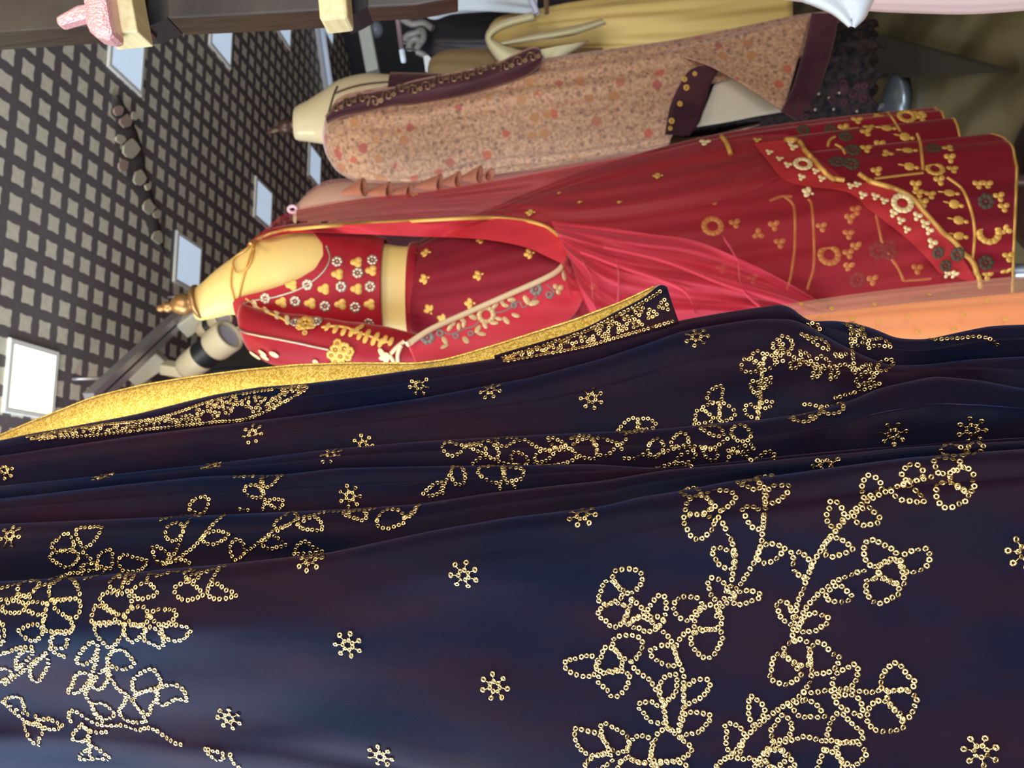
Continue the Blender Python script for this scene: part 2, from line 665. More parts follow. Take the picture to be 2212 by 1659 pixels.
def spotlight(label, box0, box1, arm0, arm1, back, front, d, r, clear=False):
    c = P(*back, d)
    o = thing('track_spotlight', label, 'spotlight', c, 'track spotlights')
    p, q = P(*box0, d+.02), P(*box1, d+.02)
    ax = (q-p)
    nn = ax.cross(P(0, 0, 1)-EYE).normalized()
    m2 = ax.cross(nn).normalized()
    b = mesh('adapter_box', *box_geo((p+q)/2, ax/2, nn*.030, m2*.024), M_ADPT, o, False)
    bevel(b, .006)
    p, q = P(*arm0, d), P(*arm1, d)
    ax = (q-p)
    nn = ax.cross(P(0, 0, 1)-EYE).normalized()
    m2 = ax.cross(nn).normalized()
    b = mesh('bracket_arm', *box_geo((p+q)/2, ax/2, nn*.018, m2*.028), M_SPOT, o, False)
    bevel(b, .006)
    p, q = P(*back, d), P(*front, d-.085)
    mesh('lamp_body', *lathe(p, q, [(0, r*.55), (.03, r*.80), (.10, r*.9), (.38, r*.95), (.40, r*.88), (.64, r*.88), (.66, r*1.0), (.70, r*1.06), (.97, r*1.10), (1.0, r*1.05), (1.0, r*.86), (.95, r*.84)], 40), M_SPOT, o)
    vs, fs = [], []
    prof = []
    for i in range(13):
        prof += [(.395+i*.02, r*.90), (.402+i*.02, r*.945), (.410+i*.02, r*.945), (.414+i*.02, r*.90)]
    mesh('ribbed_band', *lathe(p, q, prof, 40), M_BAND, o)
    lens = [(.955, .0)]
    for k in range(1, 7):
        lens.append((.955+.012*(k % 2), r*.84*k/6))
    mesh('lens', *lathe(p, q, [(.93, r*.80)]+lens[::-1], 32), M_LENS, o)
    return o


spotlight('cream track spotlight with black ribbed band facing us beside the red sleeve', (282, 818), (352, 770), (352, 793), (432, 806), (398, 800), (497, 722), 2.6, .049)
spotlight('far track spotlight mostly hidden behind the gold finial and neck', (392, 712), (440, 678), (446, 700), (474, 696), (436, 716), (482, 684), 2.685, .032)

# ------------------------------------------------------------------ dark wooden post unit at the right, with cream pegs
M_POST = mat('dark_walnut', (.040, .027, .018), .42)
N = Nodes(M_POST)
N.base(N.ramp(N.noise(N.coord((1, 12, 1.2)), 16, 5), [(.3, (.016, .010, .007)), (.7, (.040, .028, .019))]))
M_PEG = mat('pale_pine', (.70, .60, .32), .55)
N = Nodes(M_PEG)
N.base(N.ramp(N.noise(N.coord((14, 1, 14)), 9, 4), [(.3, (.62, .52, .26)), (.7, (.78, .69, .40))]))
M_BLACK = mat('matt_black', (.010, .009, .010), .6)
post = thing('wooden_post', 'tall dark brown wooden post of a clothes rack at the frame edge', 'post', P(420, 10, .95))


def slab(name, outline, d0, d1, m, parent, bw=.0):
    """a solid block: an outline at distance d0 carried straight back to d1"""
    back = ROT @ Vector((0, 0, 1))
    a = [P(x, y, d0) for x, y in outline]
    b = [p+back*(d1-d0) for p in a]
    n = len(a)
    o = mesh(name, a+b, [tuple(range(n)), tuple(reversed(range(n, 2*n)))]+[(i, i+n, (i+1) % n+n, (i+1) % n) for i in range(n)], m, parent, False)
    if bw:
        bevel(o, bw)
    return o


slab('upper_board', [(-420, -140), (-420, 98), (-80, 73), (125, 60), (300, 46), (300, -140)], .95, 1.0, M_POST, post, .002)
slab('joint_recess', [(285, -140), (285, 62), (310, 61), (362, 40), (380, -140)], .975, 1.02, M_BLACK, post)
slab('lower_board', [(355, -140), (362, 38), (520, 31), (700, 21), (748, 17), (745, -140)], .96, 1.01, M_POST, post, .002)
slab('joint_recess', [(742, -140), (742, 40), (768, 29), (794, 14), (800, -140)], .985, 1.03, M_BLACK, post)
slab('foot_board', [(786, -140), (792, 15), (900, 10), (985, -6), (985, -140)], .98, 1.02, M_POST, post, .002)
peg1 = thing('cream_peg', 'larger cream pine block behind the pink glitter ornament', 'peg', P(258, 20, .86), 'cream wooden pegs')
slab('block', [(196, -120), (216, 76), (297, 68), (262, -120)], .86, .90, M_PEG, peg1, .002)
peg2 = thing('cream_peg', 'smaller cream pine block beside the far tube lamp', 'peg', P(716, 10, .90), 'cream wooden pegs')
slab('block', [(676, -120), (690, 43), (751, 36), (738, -120)], .90, .94, M_PEG, peg2, .004)


def glitter_mat():
    m = mat('pink_glitter', (.72, .35, .36), .3, .25, coat=.4)
    N = Nodes(m)
    v = N.coord()
    vo = N.n('TexVoronoi')
    vo.inputs['Scale'].default_value = 420
    N.l(v, vo.inputs['Vector'])
    N.base(N.mix(N.noise(v, 26, 3), (.62, .27, .27), (.86, .50, .52)))
    N.bump(vo.outputs['Distance'], .7, .001)
    return m


M_GLIT = glitter_mat()
orn = thing('glitter_ornament', 'pink glittery bow hanging beside the cream block on the post', 'ornament', P(190, 40, .83))
tail = slab('tail', [(118, 36), (122, 54), (186, 36), (196, 14), (186, 6), (165, 10)], .840, .856, M_GLIT, orn, .005)
lobe = slab('loop', [(160, -60), (176, 8), (178, 44), (186, 62), (200, 74), (226, 80), (246, 77), (236, 30), (222, -60)], .836, .868, M_GLIT, orn, .009)

# thin rods at the far right
rod = thing('garment_rod', 'slim pinkish chrome rod with a pale blue end, before the dark wall', 'rod', P(862, 70, 1.7))
M_ROD = mat('pink_chrome', (.48, .36, .44), .35, .7)
a, b = P(846, -60, 1.7), P(868, 108, 1.7)
mesh('bar', *tube_geo([a, b], .0055, 14), M_ROD, rod)
mesh('end_cap', *lathe(b, P(872.5, 136, 1.7), [(0, .0055), (.05, .0062), (.8, .0062), (.94, .005), (1, .002)], 16), mat('pale_blue_cap', (.5, .62, .78), .3), rod)
bar = thing('white_rail', 'broad off-white rail along the dark back wall', 'rail', P(790, 80, 3.7))
slab('rail', [(756, -60), (766, 26), (790, 156), (818, 148), (792, 12), (782, -60)], 3.7, 3.78, mat('off_white_rail', (.52, .56, .52), .5), bar, .008)
bulb = thing('wall_lamp', 'small round unlit lamp beside the off-white rail', 'lamp', P(811, 65, 3.75))
mesh('globe', *lathe(P(806, 65, 3.85), P(813, 65, 3.75), [(0, .01), (.1, .03), (.5, .045), (.85, .03), (1, .005)], 24), mat('opal_glass', (.22, .26, .32), .25), bulb)

# ------------------------------------------------------------------ the nearest garment: dark velvet shawl in hanging pleats
def tilt(x):
    return 1-(x-750)*.000115


SX0, SX1 = -140, 2360
E6 = smooth_curve([(-150, 1578), (0, 1592), (300, 1612), (600, 1640), (750, 1668), (1200, 1760), (1650, 1850), (2360, 1900)])
E5 = smooth_curve([(-150, 1262), (0, 1256), (200, 1244), (500, 1217), (711, 1194), (940, 1145), (1100, 1118), (1200, 1106), (1295, 1095), (1380, 1074), (1467, 1061), (1584, 1038), (1700, 1024), (1798, 1010), (1956, 989), (2140, 975), (2360, 960)])
E4 = smooth_curve([(-150, 1140), (0, 1132), (350, 1117), (508, 1111), (779, 1098), (912, 1088), (1050, 1066), (1200, 1049), (1300, 1039), (1426, 1017), (1500, 1010), (1598, 1002), (1693, 992), (1866, 976), (1960, 966), (2140, 956), (2360, 944)])
E3 = smooth_curve([(-150, 1090), (0, 1078), (220, 1052), (440, 1029), (618, 1025), (734, 1011), (940, 1007), (1071, 1005), (1290, 1003), (1388, 1010), (1430, 1011), (1500, 1005), (1598, 996), (1693, 985), (1866, 969), (2140, 949), (2360, 937)])
E2 = smooth_curve([(-150, 1062), (0, 1050), (195, 1030), (450, 1003), (700, 972), (900, 954), (1056, 945), (1193, 938), (1440, 926), (1517, 917), (1636, 907), (1740, 893), (1837, 866), (1900, 838), (1960, 825), (2020, 812), (2120, 822), (2212, 840), (2360, 850)])
E1 = smooth_curve([(-150, 1000), (0, 985), (300, 940), (660, 896), (900, 862), (1150, 815), (1300, 775), (1400, 742), (1470, 716), (1560, 700), (1640, 688), (1720, 690), (1800, 735), (1860, 766), (1920, 790), (2000, 788), (2100, 776), (2212, 770), (2360, 770)])
ET = smooth_curve([(-150, 975), (0, 952), (60, 938), (130, 926), (290, 896), (460, 853), (560, 836), (660, 829), (800, 812), (900, 798), (1000, 786), (1100, 769), (1200, 752), (1300, 731), (1400, 712), (1470, 692), (1560, 676), (1640, 664), (1700, 656), (1715, 664), (1728, 684), (1745, 696), (1800, 692), (1855, 700), (1905, 716), (1930, 731), (2000, 734), (2080, 716), (2140, 704), (2360, 696)])
PLEATS = [(E6, .500), (E5, .480), (E4, .535), (E3, .560), (E2, .585), (E1, .612), (ET, .632)]


def shawl_rows(x):
    rows = [(2100, .80), (1900, .60)] if E6(x) < 1895 else [(2100, .80), (2000, .70)]
    prev = 2100
    for i, (E, d) in enumerate(PLEATS):
        e = E(x)
        gap = max(prev-e, 3)
        o = lambda q: min(q, gap*.45)
        body = d+.004
        if i == 1:
            body = d-.004
        rows.append((e+o(150), body-.002))
        rows.append((e+o(60), body))
        rows.append((e+o(26), body+.002))
        rows.append((e+o(8), body+.007))
        rows.append((e, body+.015))
        rows.append((e+5, body+.024))
        if i < len(PLEATS)-1:
            nd = PLEATS[i+1][1]
            rows.append((e+26, max(nd, body+.028)))
        else:
            rows.append((e+40, body+.05))
        prev = e
        if i == 0:
            # a soft crease only: the cloth runs on to the next pleat
            rows = rows[:2]+[(e+90, .528), (e+30, .5125), (e, .5075), (e-30, .5055), (e-90, .497)]
    return rows


NX, SUB = 260, 4
sv = []
cols = 0
for i in range(NX+1):
    x = lerp(SX0, SX1, i/NX)
    rows = shawl_rows(x)
    n = (len(rows)-1)*SUB
    cols = n
    for (y, d) in cr(rows, n):
        w = noise.noise(Vector((x*.0016, y*.010, 3.1)))*.006+noise.noise(Vector((x*.005, y*.016, 9.7)))*.0022
        if x > 1500 and y < 940:
            w += noise.noise(Vector((x*.008, y*.012, 1.7)))*.007*min(1, (x-1500)/200)
        sv.append(P(x, y, d*tilt(x)+w))
sf = grid_faces(NX, cols)
SHAWL_BVH = bvh_of(sv, sf)
shawl = thing('velvet_shawl', 'dark navy velvet shawl in hanging pleats with gold sequin flowers, nearest of all', 'shawl', P(900, 1300, .52))
velvet = mesh('velvet_cloth', sv, sf, M_VELVET, shawl)
solidify(velvet, .0012, -1)

# gold brocade lining showing behind the velvet
lining_top = [(-140, 1010), (0, 940), (60, 914), (100, 898), (200, 858), (300, 833), (400, 816), (520, 800), (640, 788), (760, 784), (900, 785), (960, 777), (1000, 766), (1080, 742), (1240, 691), (1340, 653), (1424, 614)]
lining_bot = [(-140, 1060), (0, 1000), (60, 985), (100, 980), (200, 955), (300, 935), (400, 910), (520, 890), (640, 870), (760, 860), (900, 840), (960, 830), (1000, 815), (1080, 795), (1240, 760), (1340, 720), (1440, 650)]
lv, lf = cloth(lining_top, lining_bot, 90, 10, lambda x, y, s, t: (.655+.012*(1-t)**3)*tilt(x))
lining = mesh('brocade_lining', lv, lf, M_BROCADE, shawl)
solidify(lining, .0012, 1)
# black band with sequins turned over the lining
band_top = [(1068, 772), (1110, 759), (1180, 738), (1260, 712), (1330, 676), (1390, 644), (1424, 618), (1440, 622)]
band_bot = [(1072, 786), (1110, 779), (1180, 768), (1260, 754), (1330, 735), (1390, 718), (1440, 705), (1466, 694)]
bv_, bf_ = cloth(band_top, band_bot, 60, 12, lambda x, y, s, t: (.640+.004*math.sin(t*3.1))*tilt(x))
band = mesh('border_band', bv_, bf_, M_VELVET, shawl)
solidify(band, .0016, 1)
BAND_BVH = bvh_of(bv_, bf_)
TREES = [SHAWL_BVH, BAND_BVH]
gp = [(x, curve_at(lining_top, x)) for x in range(-100, 1424, 24)]
mesh('rolled_edge', *tube_geo([P(x, y, (.655+.010)*tilt(x)) for x, y in gp], .0008, 6), M_BROCADE, shawl)

# --- sequins
RS = .00163


def ring_geo(c, n, r):
    u = n.orthogonal().normalized()
    v = n.cross(u)
    vs, fs = [], []
    k = 10
    for rr, h in ((.38, .0), (.58, .16), (.86, .10), (1.0, -.04)):
        for j in range(k):
            a = 6.2832*j/k
            vs.append(c+(u*math.cos(a)+v*math.sin(a))*r*rr+n*(h*r))
    for i in range(3):
        for j in range(k):
            fs.append((i*k+j, (i+1)*k+j, (i+1)*k+(j+1) % k, i*k+(j+1) % k))
    return vs, fs


rs = random.Random(11)


def sequin(p, n, r=RS):
    j = Vector((rs.gauss(0, 1), rs.gauss(0, 1), rs.gauss(0, 1)))*.20
    n = (n+j).normalized()
    return ring_geo(p+n*.0007, n, r)


def trail(pts, spacing=.00305, trees=TREES, closed=False):
    """sequins stitched side by side along a traced line"""
    k = len(pts)
    n = max(8, int(sum(math.dist(a, b) for a, b in zip(pts, pts[1:]))/2.5))
    dense = cr(pts, n, closed)
    out = []
    runs = [out]
    last = None
    for x, y in dense:
        h = hit(trees, x, y)
        if not h or h[2] > .9:
            last = None
            continue
        p, nn, _ = h
        if last is None or (p-last).length >= spacing:
            if (last is None or (p-last).length > .009) and runs[-1]:
                runs.append([])
            runs[-1].append(sequin(p, nn))
            last = p
    return [r for r in runs if r]


EMB = """
1 F 1580,460 1490,380 1440,310 1520,270 1640,270 1720,310 1700,370 1620,440/1490,440 1480,370 1400,320 1310,340 1240,420 1280,485 1390,490/1530,550 1470,520 1390,490 1240,510 1230,570 1270,650 1310,710 1370,725 1440,690 1500,620/1390,300 1330,240 1220,270 1200,290 1280,330 1370,320
1 S 1560,520 1610,590 1650,680 1690,760 1715,850 1715,940 1700,1040 1680,1140 1650,1240
1 L 1700,850 1620,820 1540,800 1500,840 1530,920 1580,980 1640,1000 1700,990
1 S 2065,125 1920,150 1990,230 2000,330 2005,430 1990,540 1980,640 1970,740 1940,860 1890,960 1830,1060 1770,1150 1700,1240 1650,1320 1560,1400 1540,1460
1 L 1990,500 1930,440 1860,420 1790,440 1830,530 1870,600 1930,630 1980,620
1 L 2000,370 2040,250 2110,220 2250,230 2190,310 2120,370 2040,390
1 L 1960,800 2030,770 2110,775 2190,810 2140,880 2060,940 1970,950 1930,890
1 L 1920,160 1830,180 1730,200 1830,230 1900,255 1970,230
1 L 1640,1190 1600,1130 1530,1100 1460,1100 1470,1190 1490,1260 1540,1310 1600,1330
1 L 1710,1260 1780,1220 1880,1220 1990,1270 1880,1310 1790,1345 1710,1340
1 F 690,1240 620,1190 560,1120 550,1050 620,1020 740,1010 820,1050 830,1120 790,1190 730,1230/640,1250 600,1180 540,1120 470,1130 440,1210 410,1290 450,1340 540,1330 620,1290/650,1350 560,1330 460,1370 410,1420 440,1480 490,1510 530,1555 590,1560 650,1510 690,1440 690,1380
1 L 730,1290 800,1360 850,1410 790,1470 730,1500 690,1550 650,1500 700,1400
1 L 960,1560 880,1440 900,1370 950,1300 1010,1250 1050,1290 1060,1390 1040,1470 990,1560
1 F 1260,1500 1180,1470 1130,1380 1170,1290 1260,1275 1370,1290 1400,1360 1340,1420 1290,1490/1330,1560 1340,1470 1400,1390 1500,1350 1560,1400 1590,1480 1570,1560 1460,1590 1370,1580/1320,1620 1290,1690 1320,1760 1380,1830 1440,1860 1510,1830 1560,1750 1600,1650 1550,1590 1440,1590
1 S 1270,1600 1200,1660 1160,1740
2 S 880,30 960,90 1070,190 1120,270 1150,370 1190,470 1230,580 1220,690 1230,800 1220,900 1200,970 1180,1060 1170,1120
2 L 1130,300 1050,280 970,300 890,350 940,400 1010,450 1090,480 1170,450
2 L 800,120 860,150 940,140 1000,90 1040,20 900,10 800,20 740,50 690,90 740,110
2 F 720,440 640,390 560,310 560,220 640,190 760,190 830,240 820,320 770,410/640,450 600,360 540,310 470,310 430,420 390,490 430,530 530,540 620,520/690,550 600,520 480,540 410,590 420,650 490,700 540,770 610,760 680,680 710,590
2 L 400,420 330,380 230,400 110,430 90,480 130,530 220,570 320,580 390,540
2 S 750,500 820,560 900,610 950,690 1000,770 1040,860 1050,950 1060,1030 1080,1080 1170,1100
2 L 990,680 1040,590 1150,560 1160,650 1140,750 1070,810 1030,850
2 L 1230,680 1290,650 1350,610 1480,620 1450,720 1380,790 1290,830 1230,860
2 L 1030,870 960,850 910,820 780,850 840,920 880,980 940,1020 1050,1010
2 L 1240,940 1300,920 1390,930 1490,960 1430,1050 1370,1110 1260,1130 1170,1150
2 F 1080,1080 990,1110 940,1220 910,1340 950,1390 1040,1390 1160,1380 1270,1330 1300,1260 1220,1190 1150,1130/690,1270 720,1200 780,1150 850,1150 920,1190 920,1300 890,1390 790,1400 690,1340/470,1200 440,1110 450,1020 560,1070 650,1120 700,1190 690,1260 600,1310 510,1260/430,1140 390,1120 300,1100 190,1080 190,1170 230,1260 310,1320 430,1330 510,1270/500,1320 380,1340 300,1400 290,1470 400,1480 560,1360/620,1400 600,1480 700,1530 900,1500 960,1440 800,1400 680,1360/960,1420 1050,1400 1180,1400 1280,1460 1200,1530 1040,1520
3 S 1640,310 1530,340 1400,370 1280,420 1150,480 1040,540 940,600 840,700 760,790 700,860 640,930 580,1020 520,1120 480,1220 440,1320 400,1430 370,1500 350,1600 340,1700 320,1820 350,1890
3 L 730,830 670,760 640,690 670,610 690,530 770,580 810,660 800,720 740,810
3 L 930,640 1030,600 1100,650 1170,730 1070,760 1000,770 900,720
3 L 1000,510 980,420 1000,340 1060,290 1140,340 1170,410 1130,460
3 L 1260,440 1380,390 1460,420 1530,480 1570,550 1450,540 1330,520 1270,460
3 L 1400,340 1360,270 1420,210 1490,190 1560,240 1560,310 1480,350
3 F 1710,270 1670,180 1700,140 1800,145 1930,170 1960,210 1850,260 1780,280/1820,310 1830,270 1940,210 2040,270 2040,370 2060,420 1990,460 1900,410 1830,370/1750,370 1700,400 1690,490 1740,580 1810,610 1900,570 2000,520 1970,450 1900,400 1820,370/1740,60 1790,10 1900,20 1990,70 1960,110 1790,110
3 L 1990,100 2090,90 2140,20 2080,-10 2000,20
3 L 620,1000 650,910 750,890 840,940 890,1000 800,1040 700,1070 620,1040
3 L 430,1270 350,1220 320,1130 330,1060 310,1020 400,1030 470,1090 500,1180
3 F 1060,1150 1020,1100 1000,1010 1030,920 1100,910 1180,950 1290,1010 1310,1080 1200,1130 1110,1160/1140,1220 1150,1150 1290,1090 1360,1180 1380,1260 1390,1320 1300,1320 1200,1280/1090,1280 1030,1290 1020,1380 1050,1450 1080,1490 1150,1515 1250,1470 1340,1410 1300,1330 1160,1270
3 L 1350,1100 1370,1060 1470,1010 1590,990 1630,1060 1600,1160 1520,1200 1430,1220 1380,1190
3 S 1000,1200 900,1230 800,1270 700,1320 620,1380 540,1450 480,1520 430,1590 400,1680 350,1800
3 L 640,1440 700,1360 790,1350 850,1410 900,1460 790,1500 700,1490 620,1460
4 L 300,100 260,50 160,40 180,110 200,180 280,250 330,240
4 L 430,190 520,150 600,170 680,220 610,270 540,320 430,330 370,320
4 F 390,650 300,600 230,520 280,440 340,410 440,410 480,490 490,580 460,650/490,620 480,500 560,430 620,450 690,530 770,580 740,650 680,710 570,730 500,700/400,740 350,660 280,590 180,540 130,600 120,690 100,770 190,820 270,830 370,780
4 S 500,750 470,830 430,900 340,980 250,1030 160,1090 80,1150 0,1220 -90,1300 -160,1380 -240,1480 -330,1550
4 S 430,910 540,910 640,890 740,900 860,890 980,900 1060,910 1140,890
4 L 720,880 700,800 740,730 830,680 930,640 940,740 900,830 840,870
4 L 720,950 740,1010 800,1060 870,1090 980,1130 980,1020 930,950 860,930
4 F 1170,870 1160,790 1200,710 1290,630 1360,660 1420,750 1480,790 1460,870 1340,890 1220,890/1220,960 1240,900 1400,890 1500,960 1490,1030 1430,1150 1370,1160 1350,1120 1270,1050/1140,990 1060,1040 1030,1160 1080,1250 1150,1280 1300,1270 1380,1230 1330,1120 1250,1040 1200,990
4 L 440,980 530,1010 590,1080 620,1150 520,1140 400,1140 330,1080 300,1030
4 L 130,1380 110,1290 150,1220 230,1120 300,1190 310,1270 260,1350
4 F 640,1370 660,1280 680,1190 770,1100 860,1180 960,1270 1000,1330 930,1380 800,1390 700,1370/740,1440 780,1390 930,1390 1000,1450 1020,1510 960,1570 900,1620 840,1590 770,1530/620,1460 580,1560 560,1650 640,1720 760,1690 800,1600 720,1490
4 S 600,1370 520,1350 430,1330 330,1360 220,1390 110,1430 40,1500 -20,1580
4 L 60,1560 110,1450 240,1470 290,1530 340,1620 200,1650 110,1620
2 L 1890,1050 1850,960 1850,860 1860,770 1960,830 2000,910 1960,1000
2 L 1760,1320 1650,1280 1630,1180 1640,1090 1620,1030 1720,1040 1800,1110 1790,1200 1780,1260
2 F 1540,1440 1600,1380 1680,1350 1790,1370 1890,1360 1900,1450 1780,1540 1620,1530/1930,1410 1990,1320 2060,1290 2160,1290 2200,1380 2080,1450
5 F 660,600 640,540 590,500 520,550 460,610 500,650 580,650 640,640/720,600 680,520 690,460 780,450 900,450 870,520 820,590 740,630/650,660 560,660 460,680 450,720 520,770 590,800 650,780 700,720 690,670
5 S 740,670 810,730 880,800 950,850 830,890 740,910
5 L 880,790 870,720 910,670 990,650 1000,740 980,810
5 L 860,770 780,770 720,800 750,830 860,820
5 L 1090,830 1050,750 1100,690 1180,710 1260,730 1310,750 1270,810 1190,840
5 S 450,910 560,880 650,850 750,860
5 S 1480,770 1560,740 1640,680 1740,600 1820,500 1890,420 1950,370 1990,345
5 S 1450,770 1540,690 1590,600 1610,520 1640,440 1690,375
5 L 1390,750 1360,680 1360,610 1440,640 1500,690 1490,760
5 L 1600,530 1540,570 1470,530 1490,440 1580,410 1630,460
5 L 1810,520 1900,480 1980,490 2030,520 1960,570 1870,600 1790,560
5 L 1680,290 1690,230 1750,190 1840,180 1840,260 1790,330
5 S 1430,385 1500,365 1640,350 1780,350
5 S 1560,730 1640,740 1690,770
5 F 500,1100 600,1080 690,1080 720,1140 690,1230 620,1250 540,1200 480,1150/460,1090 440,1020 460,950 560,900 650,920 700,1000 690,1070/420,1120 330,1110 270,1110 230,1150 280,1200 380,1220 420,1150
5 L 30,1150 100,1100 200,1110 240,1150 180,1200 90,1200 30,1190
5 S -60,1090 0,1090 100,1080 190,1060 290,1070
5 L 160,1040 170,960 230,930 350,930 310,1010 240,1050
5 S -60,1000 0,990 90,970 180,950
5 S 310,1000 390,960 480,950 560,900
5 S 410,1180 400,1240 380,1311 390,1400
5 S 620,1250 650,1330 600,1390
5 L 1050,870 980,930 990,990 1060,1010 1100,940
5 L 1190,880 1120,870 1110,930 1070,990 1150,930
5 L 1170,1010 1230,960 1320,940 1400,1030 1330,1060 1240,1080 1180,1040
5 S 1310,900 1340,850 1400,880 1500,850 1610,845
5 F 1130,1010 1050,1040 960,1020 890,1070 940,1140 1000,1190 1090,1220 1160,1160 1170,1100/850,1140 910,1150 980,1190 1050,1230 960,1300 830,1300 820,1220/1100,1230 1180,1160 1290,1160 1310,1250 1290,1300 1200,1311
5 L 1330,1230 1380,1180 1540,1180 1560,1230 1500,1290 1400,1300
5 F 1650,930 1560,970 1560,1040 1640,1090 1740,1070 1800,1040 1740,970 1680,930/1840,1020 1860,1060 1950,1080 2120,1040 2000,1000 1940,950 1860,960
5 L 1640,850 1690,830 1760,860 1740,920 1660,900
5 S 1700,870 1800,850 1900,820 2010,790
5 S 1930,830 1880,910 1850,970
6 L 170,90 250,50 340,40 380,110 310,180 220,150
6 S 390,0 400,80 480,100 640,90 650,20
6 L 490,110 580,120 600,200 570,240 480,240 450,200 460,160
6 S 450,250 500,290 570,320
6 S 0,300 100,270 200,240 320,240
6 S 50,560 150,490 240,420 330,350 420,280
6 L 150,430 150,340 200,280 290,270 280,310 220,370
6 L 270,430 340,350 410,310 430,390 390,470 340,540 280,510
6 L -60,470 0,430 80,430 110,480 70,510 0,540
6 L 0,20 30,40 45,110 40,170 0,200
6 F 840,30 850,110 910,190 980,240 1060,170 1100,110 1090,30 960,20/1100,40 1110,130 1180,190 1260,120 1280,50/1290,90 1280,170 1360,210 1430,240 1450,170 1390,80 1310,60
6 L 1430,60 1520,40 1610,50 1690,70 1650,140 1570,180 1460,150
6 L 870,250 860,200 800,200 720,280 680,350 720,390 810,360
6 S 870,250 850,380 820,460 800,560 760,650 810,740 850,840 940,910
6 L 960,330 1000,270 1090,260 1140,310 1190,380 1110,430 1020,420 950,370
6 S 960,330 960,430 1000,530 1050,610 1110,640
6 L 800,480 730,460 670,490 640,580 600,630 680,640 750,590 800,520
6 L 940,430 880,470 820,570 880,610 940,560 960,500
6 F 1180,610 1180,530 1240,470 1350,430 1420,520 1420,580 1340,610 1220,640/1200,660 1300,620 1370,620 1400,680 1340,750 1330,830 1250,800 1190,730/1110,640 1110,720 1060,790 1090,860 1180,900 1290,890 1270,840 1190,730
6 L 1400,600 1490,570 1580,580 1640,640 1650,710 1570,690 1510,720 1440,750 1390,710
6 L 820,740 900,730 980,780 1020,830 940,870 850,820
6 S 630,890 610,830 660,800 760,860 870,920 1000,930 1100,930 1230,970 1300,950 1380,970 1480,1040 1560,1090 1640,1100
6 L 30,720 90,680 180,680 210,740 230,810 270,850
6 S 30,720 100,790 180,850 260,910 330,910
6 L 220,910 260,910 330,930 390,970 350,1050 340,1110 270,1050 230,970
6 L 320,850 370,880 420,870 500,900 560,940 500,960 430,960 360,930
6 L 650,1050 660,990 720,940 790,980 770,1050 720,1070
6 S 730,920 800,980 900,990 970,980
6 S 800,980 790,1080 800,1200
6 L 820,1100 900,1160 990,1230 880,1220 700,1220
6 L 1820,1140 1860,1190 1940,1240 1980,1180
6 S 2040,1190 2070,1260 2140,1311
7 L 570,270 520,220 450,215 390,240 420,300 490,330 570,320
7 S 560,130 550,180 550,250 580,310 590,360 570,440
7 L 570,140 680,128 760,128 710,150 680,190 640,220 580,235
7 L 590,370 690,345 780,370 750,410 710,440
7 S 350,440 400,450 460,450
7 S 300,140 400,134 500,130
7 S 380,870 470,810 530,760 600,710 670,650 740,620 820,590 880,550 960,520 1060,500 1140,475 1230,472 1330,470 1430,462 1540,450 1660,440
7 L 710,650 680,580 760,520 840,470 890,500 870,560
7 L 900,590 950,630 1040,640 1130,640 1120,560 1040,520
7 L 560,760 640,700 720,720 790,790 720,800 650,820 580,800
7 L 390,870 390,780 320,730 260,790 270,880 320,930
7 L 1340,490 1430,470 1550,470 1540,550 1450,530 1380,510
7 F 1860,450 1750,450 1680,510 1660,590 1750,630 1850,600 1920,570 1910,500/1920,530 2000,500 2030,430 2080,405
7 L 870,870 900,790 980,750 1040,800 1130,850
8 L 440,420 350,410 290,390 230,420 260,490 320,510 390,480 440,430
8 S 440,420 520,460 590,490 660,530 730,560 810,585 870,598
8 L 470,410 560,400 620,375 690,420 730,480 700,540 620,500 600,430
8 L 700,360 720,410 790,430 860,390 940,375 850,355
8 S 960,370 1040,420 1120,455 1210,460 1300,455 1380,440
8 L 860,590 840,510 870,475 950,500 990,550 970,590
8 L 1220,440 1170,370 1180,345 1270,380 1320,420
8 L 1040,580 1060,500 1130,460 1210,490 1150,550 1070,570
8 S 1090,598 1200,595 1300,580 1380,550 1440,510
8 F 1370,450 1400,400 1500,360 1580,400 1600,470 1580,530 1500,530 1420,500/1560,360 1640,360 1740,390 1780,410 1720,480 1660,510 1600,480/1370,360 1420,335 1500,335 1540,350
8 S 1850,330 1850,380 1790,420 1790,440 1815,450
8 F 1770,310 1830,230 1900,180 1960,190 1960,280 1880,300/1960,190 2040,180 2110,220 2110,260 1970,275
8 S 1830,300 1900,314 2030,290
8 S 500,580 560,530 640,520
8 F 760,615 700,608 640,608 560,620 550,670 620,720 700,750 770,720/780,615 900,622 950,640 930,710 850,730 790,740
8 S 740,760 740,820
8 S 850,750 880,805
8 L 320,610 400,620 430,680 420,750 350,760 310,690
8 S 320,620 290,690 250,760 230,870
8 L 230,740 160,760 60,850 150,860 220,820
9 L 370,640 380,590 440,545 490,590 480,650 410,690
9 L 560,610 560,560 620,500 680,520 680,590
9 S 180,700 260,700 330,670 410,690 500,650 600,620 700,605 800,610 890,620 950,580 1010,540
9 F 790,465 880,445 950,470 970,520 890,520/1030,510 1050,455 1130,440 1190,510 1160,560 1080,560
9 L 860,250 840,210 880,150 960,125 960,200 940,260
9 F 890,380 830,330 810,290 920,260 940,330 920,390/940,400 940,290 980,265 1060,330 1040,380 960,410/740,430 760,320 830,330 890,400
9 L 1240,390 1150,350 1150,280 1210,280 1250,350
9 L 1260,300 1290,250 1370,260 1320,300
9 S 1240,380 1260,270 1265,150 1275,0
9 L 1240,200 1200,160 1180,90 1250,100
9 L 1290,140 1310,70 1350,60 1330,120
9 L 1500,385 1580,410 1680,400 1660,350 1590,360
9 L 1750,290 1840,285 1910,265 1920,320 1830,350 1760,330
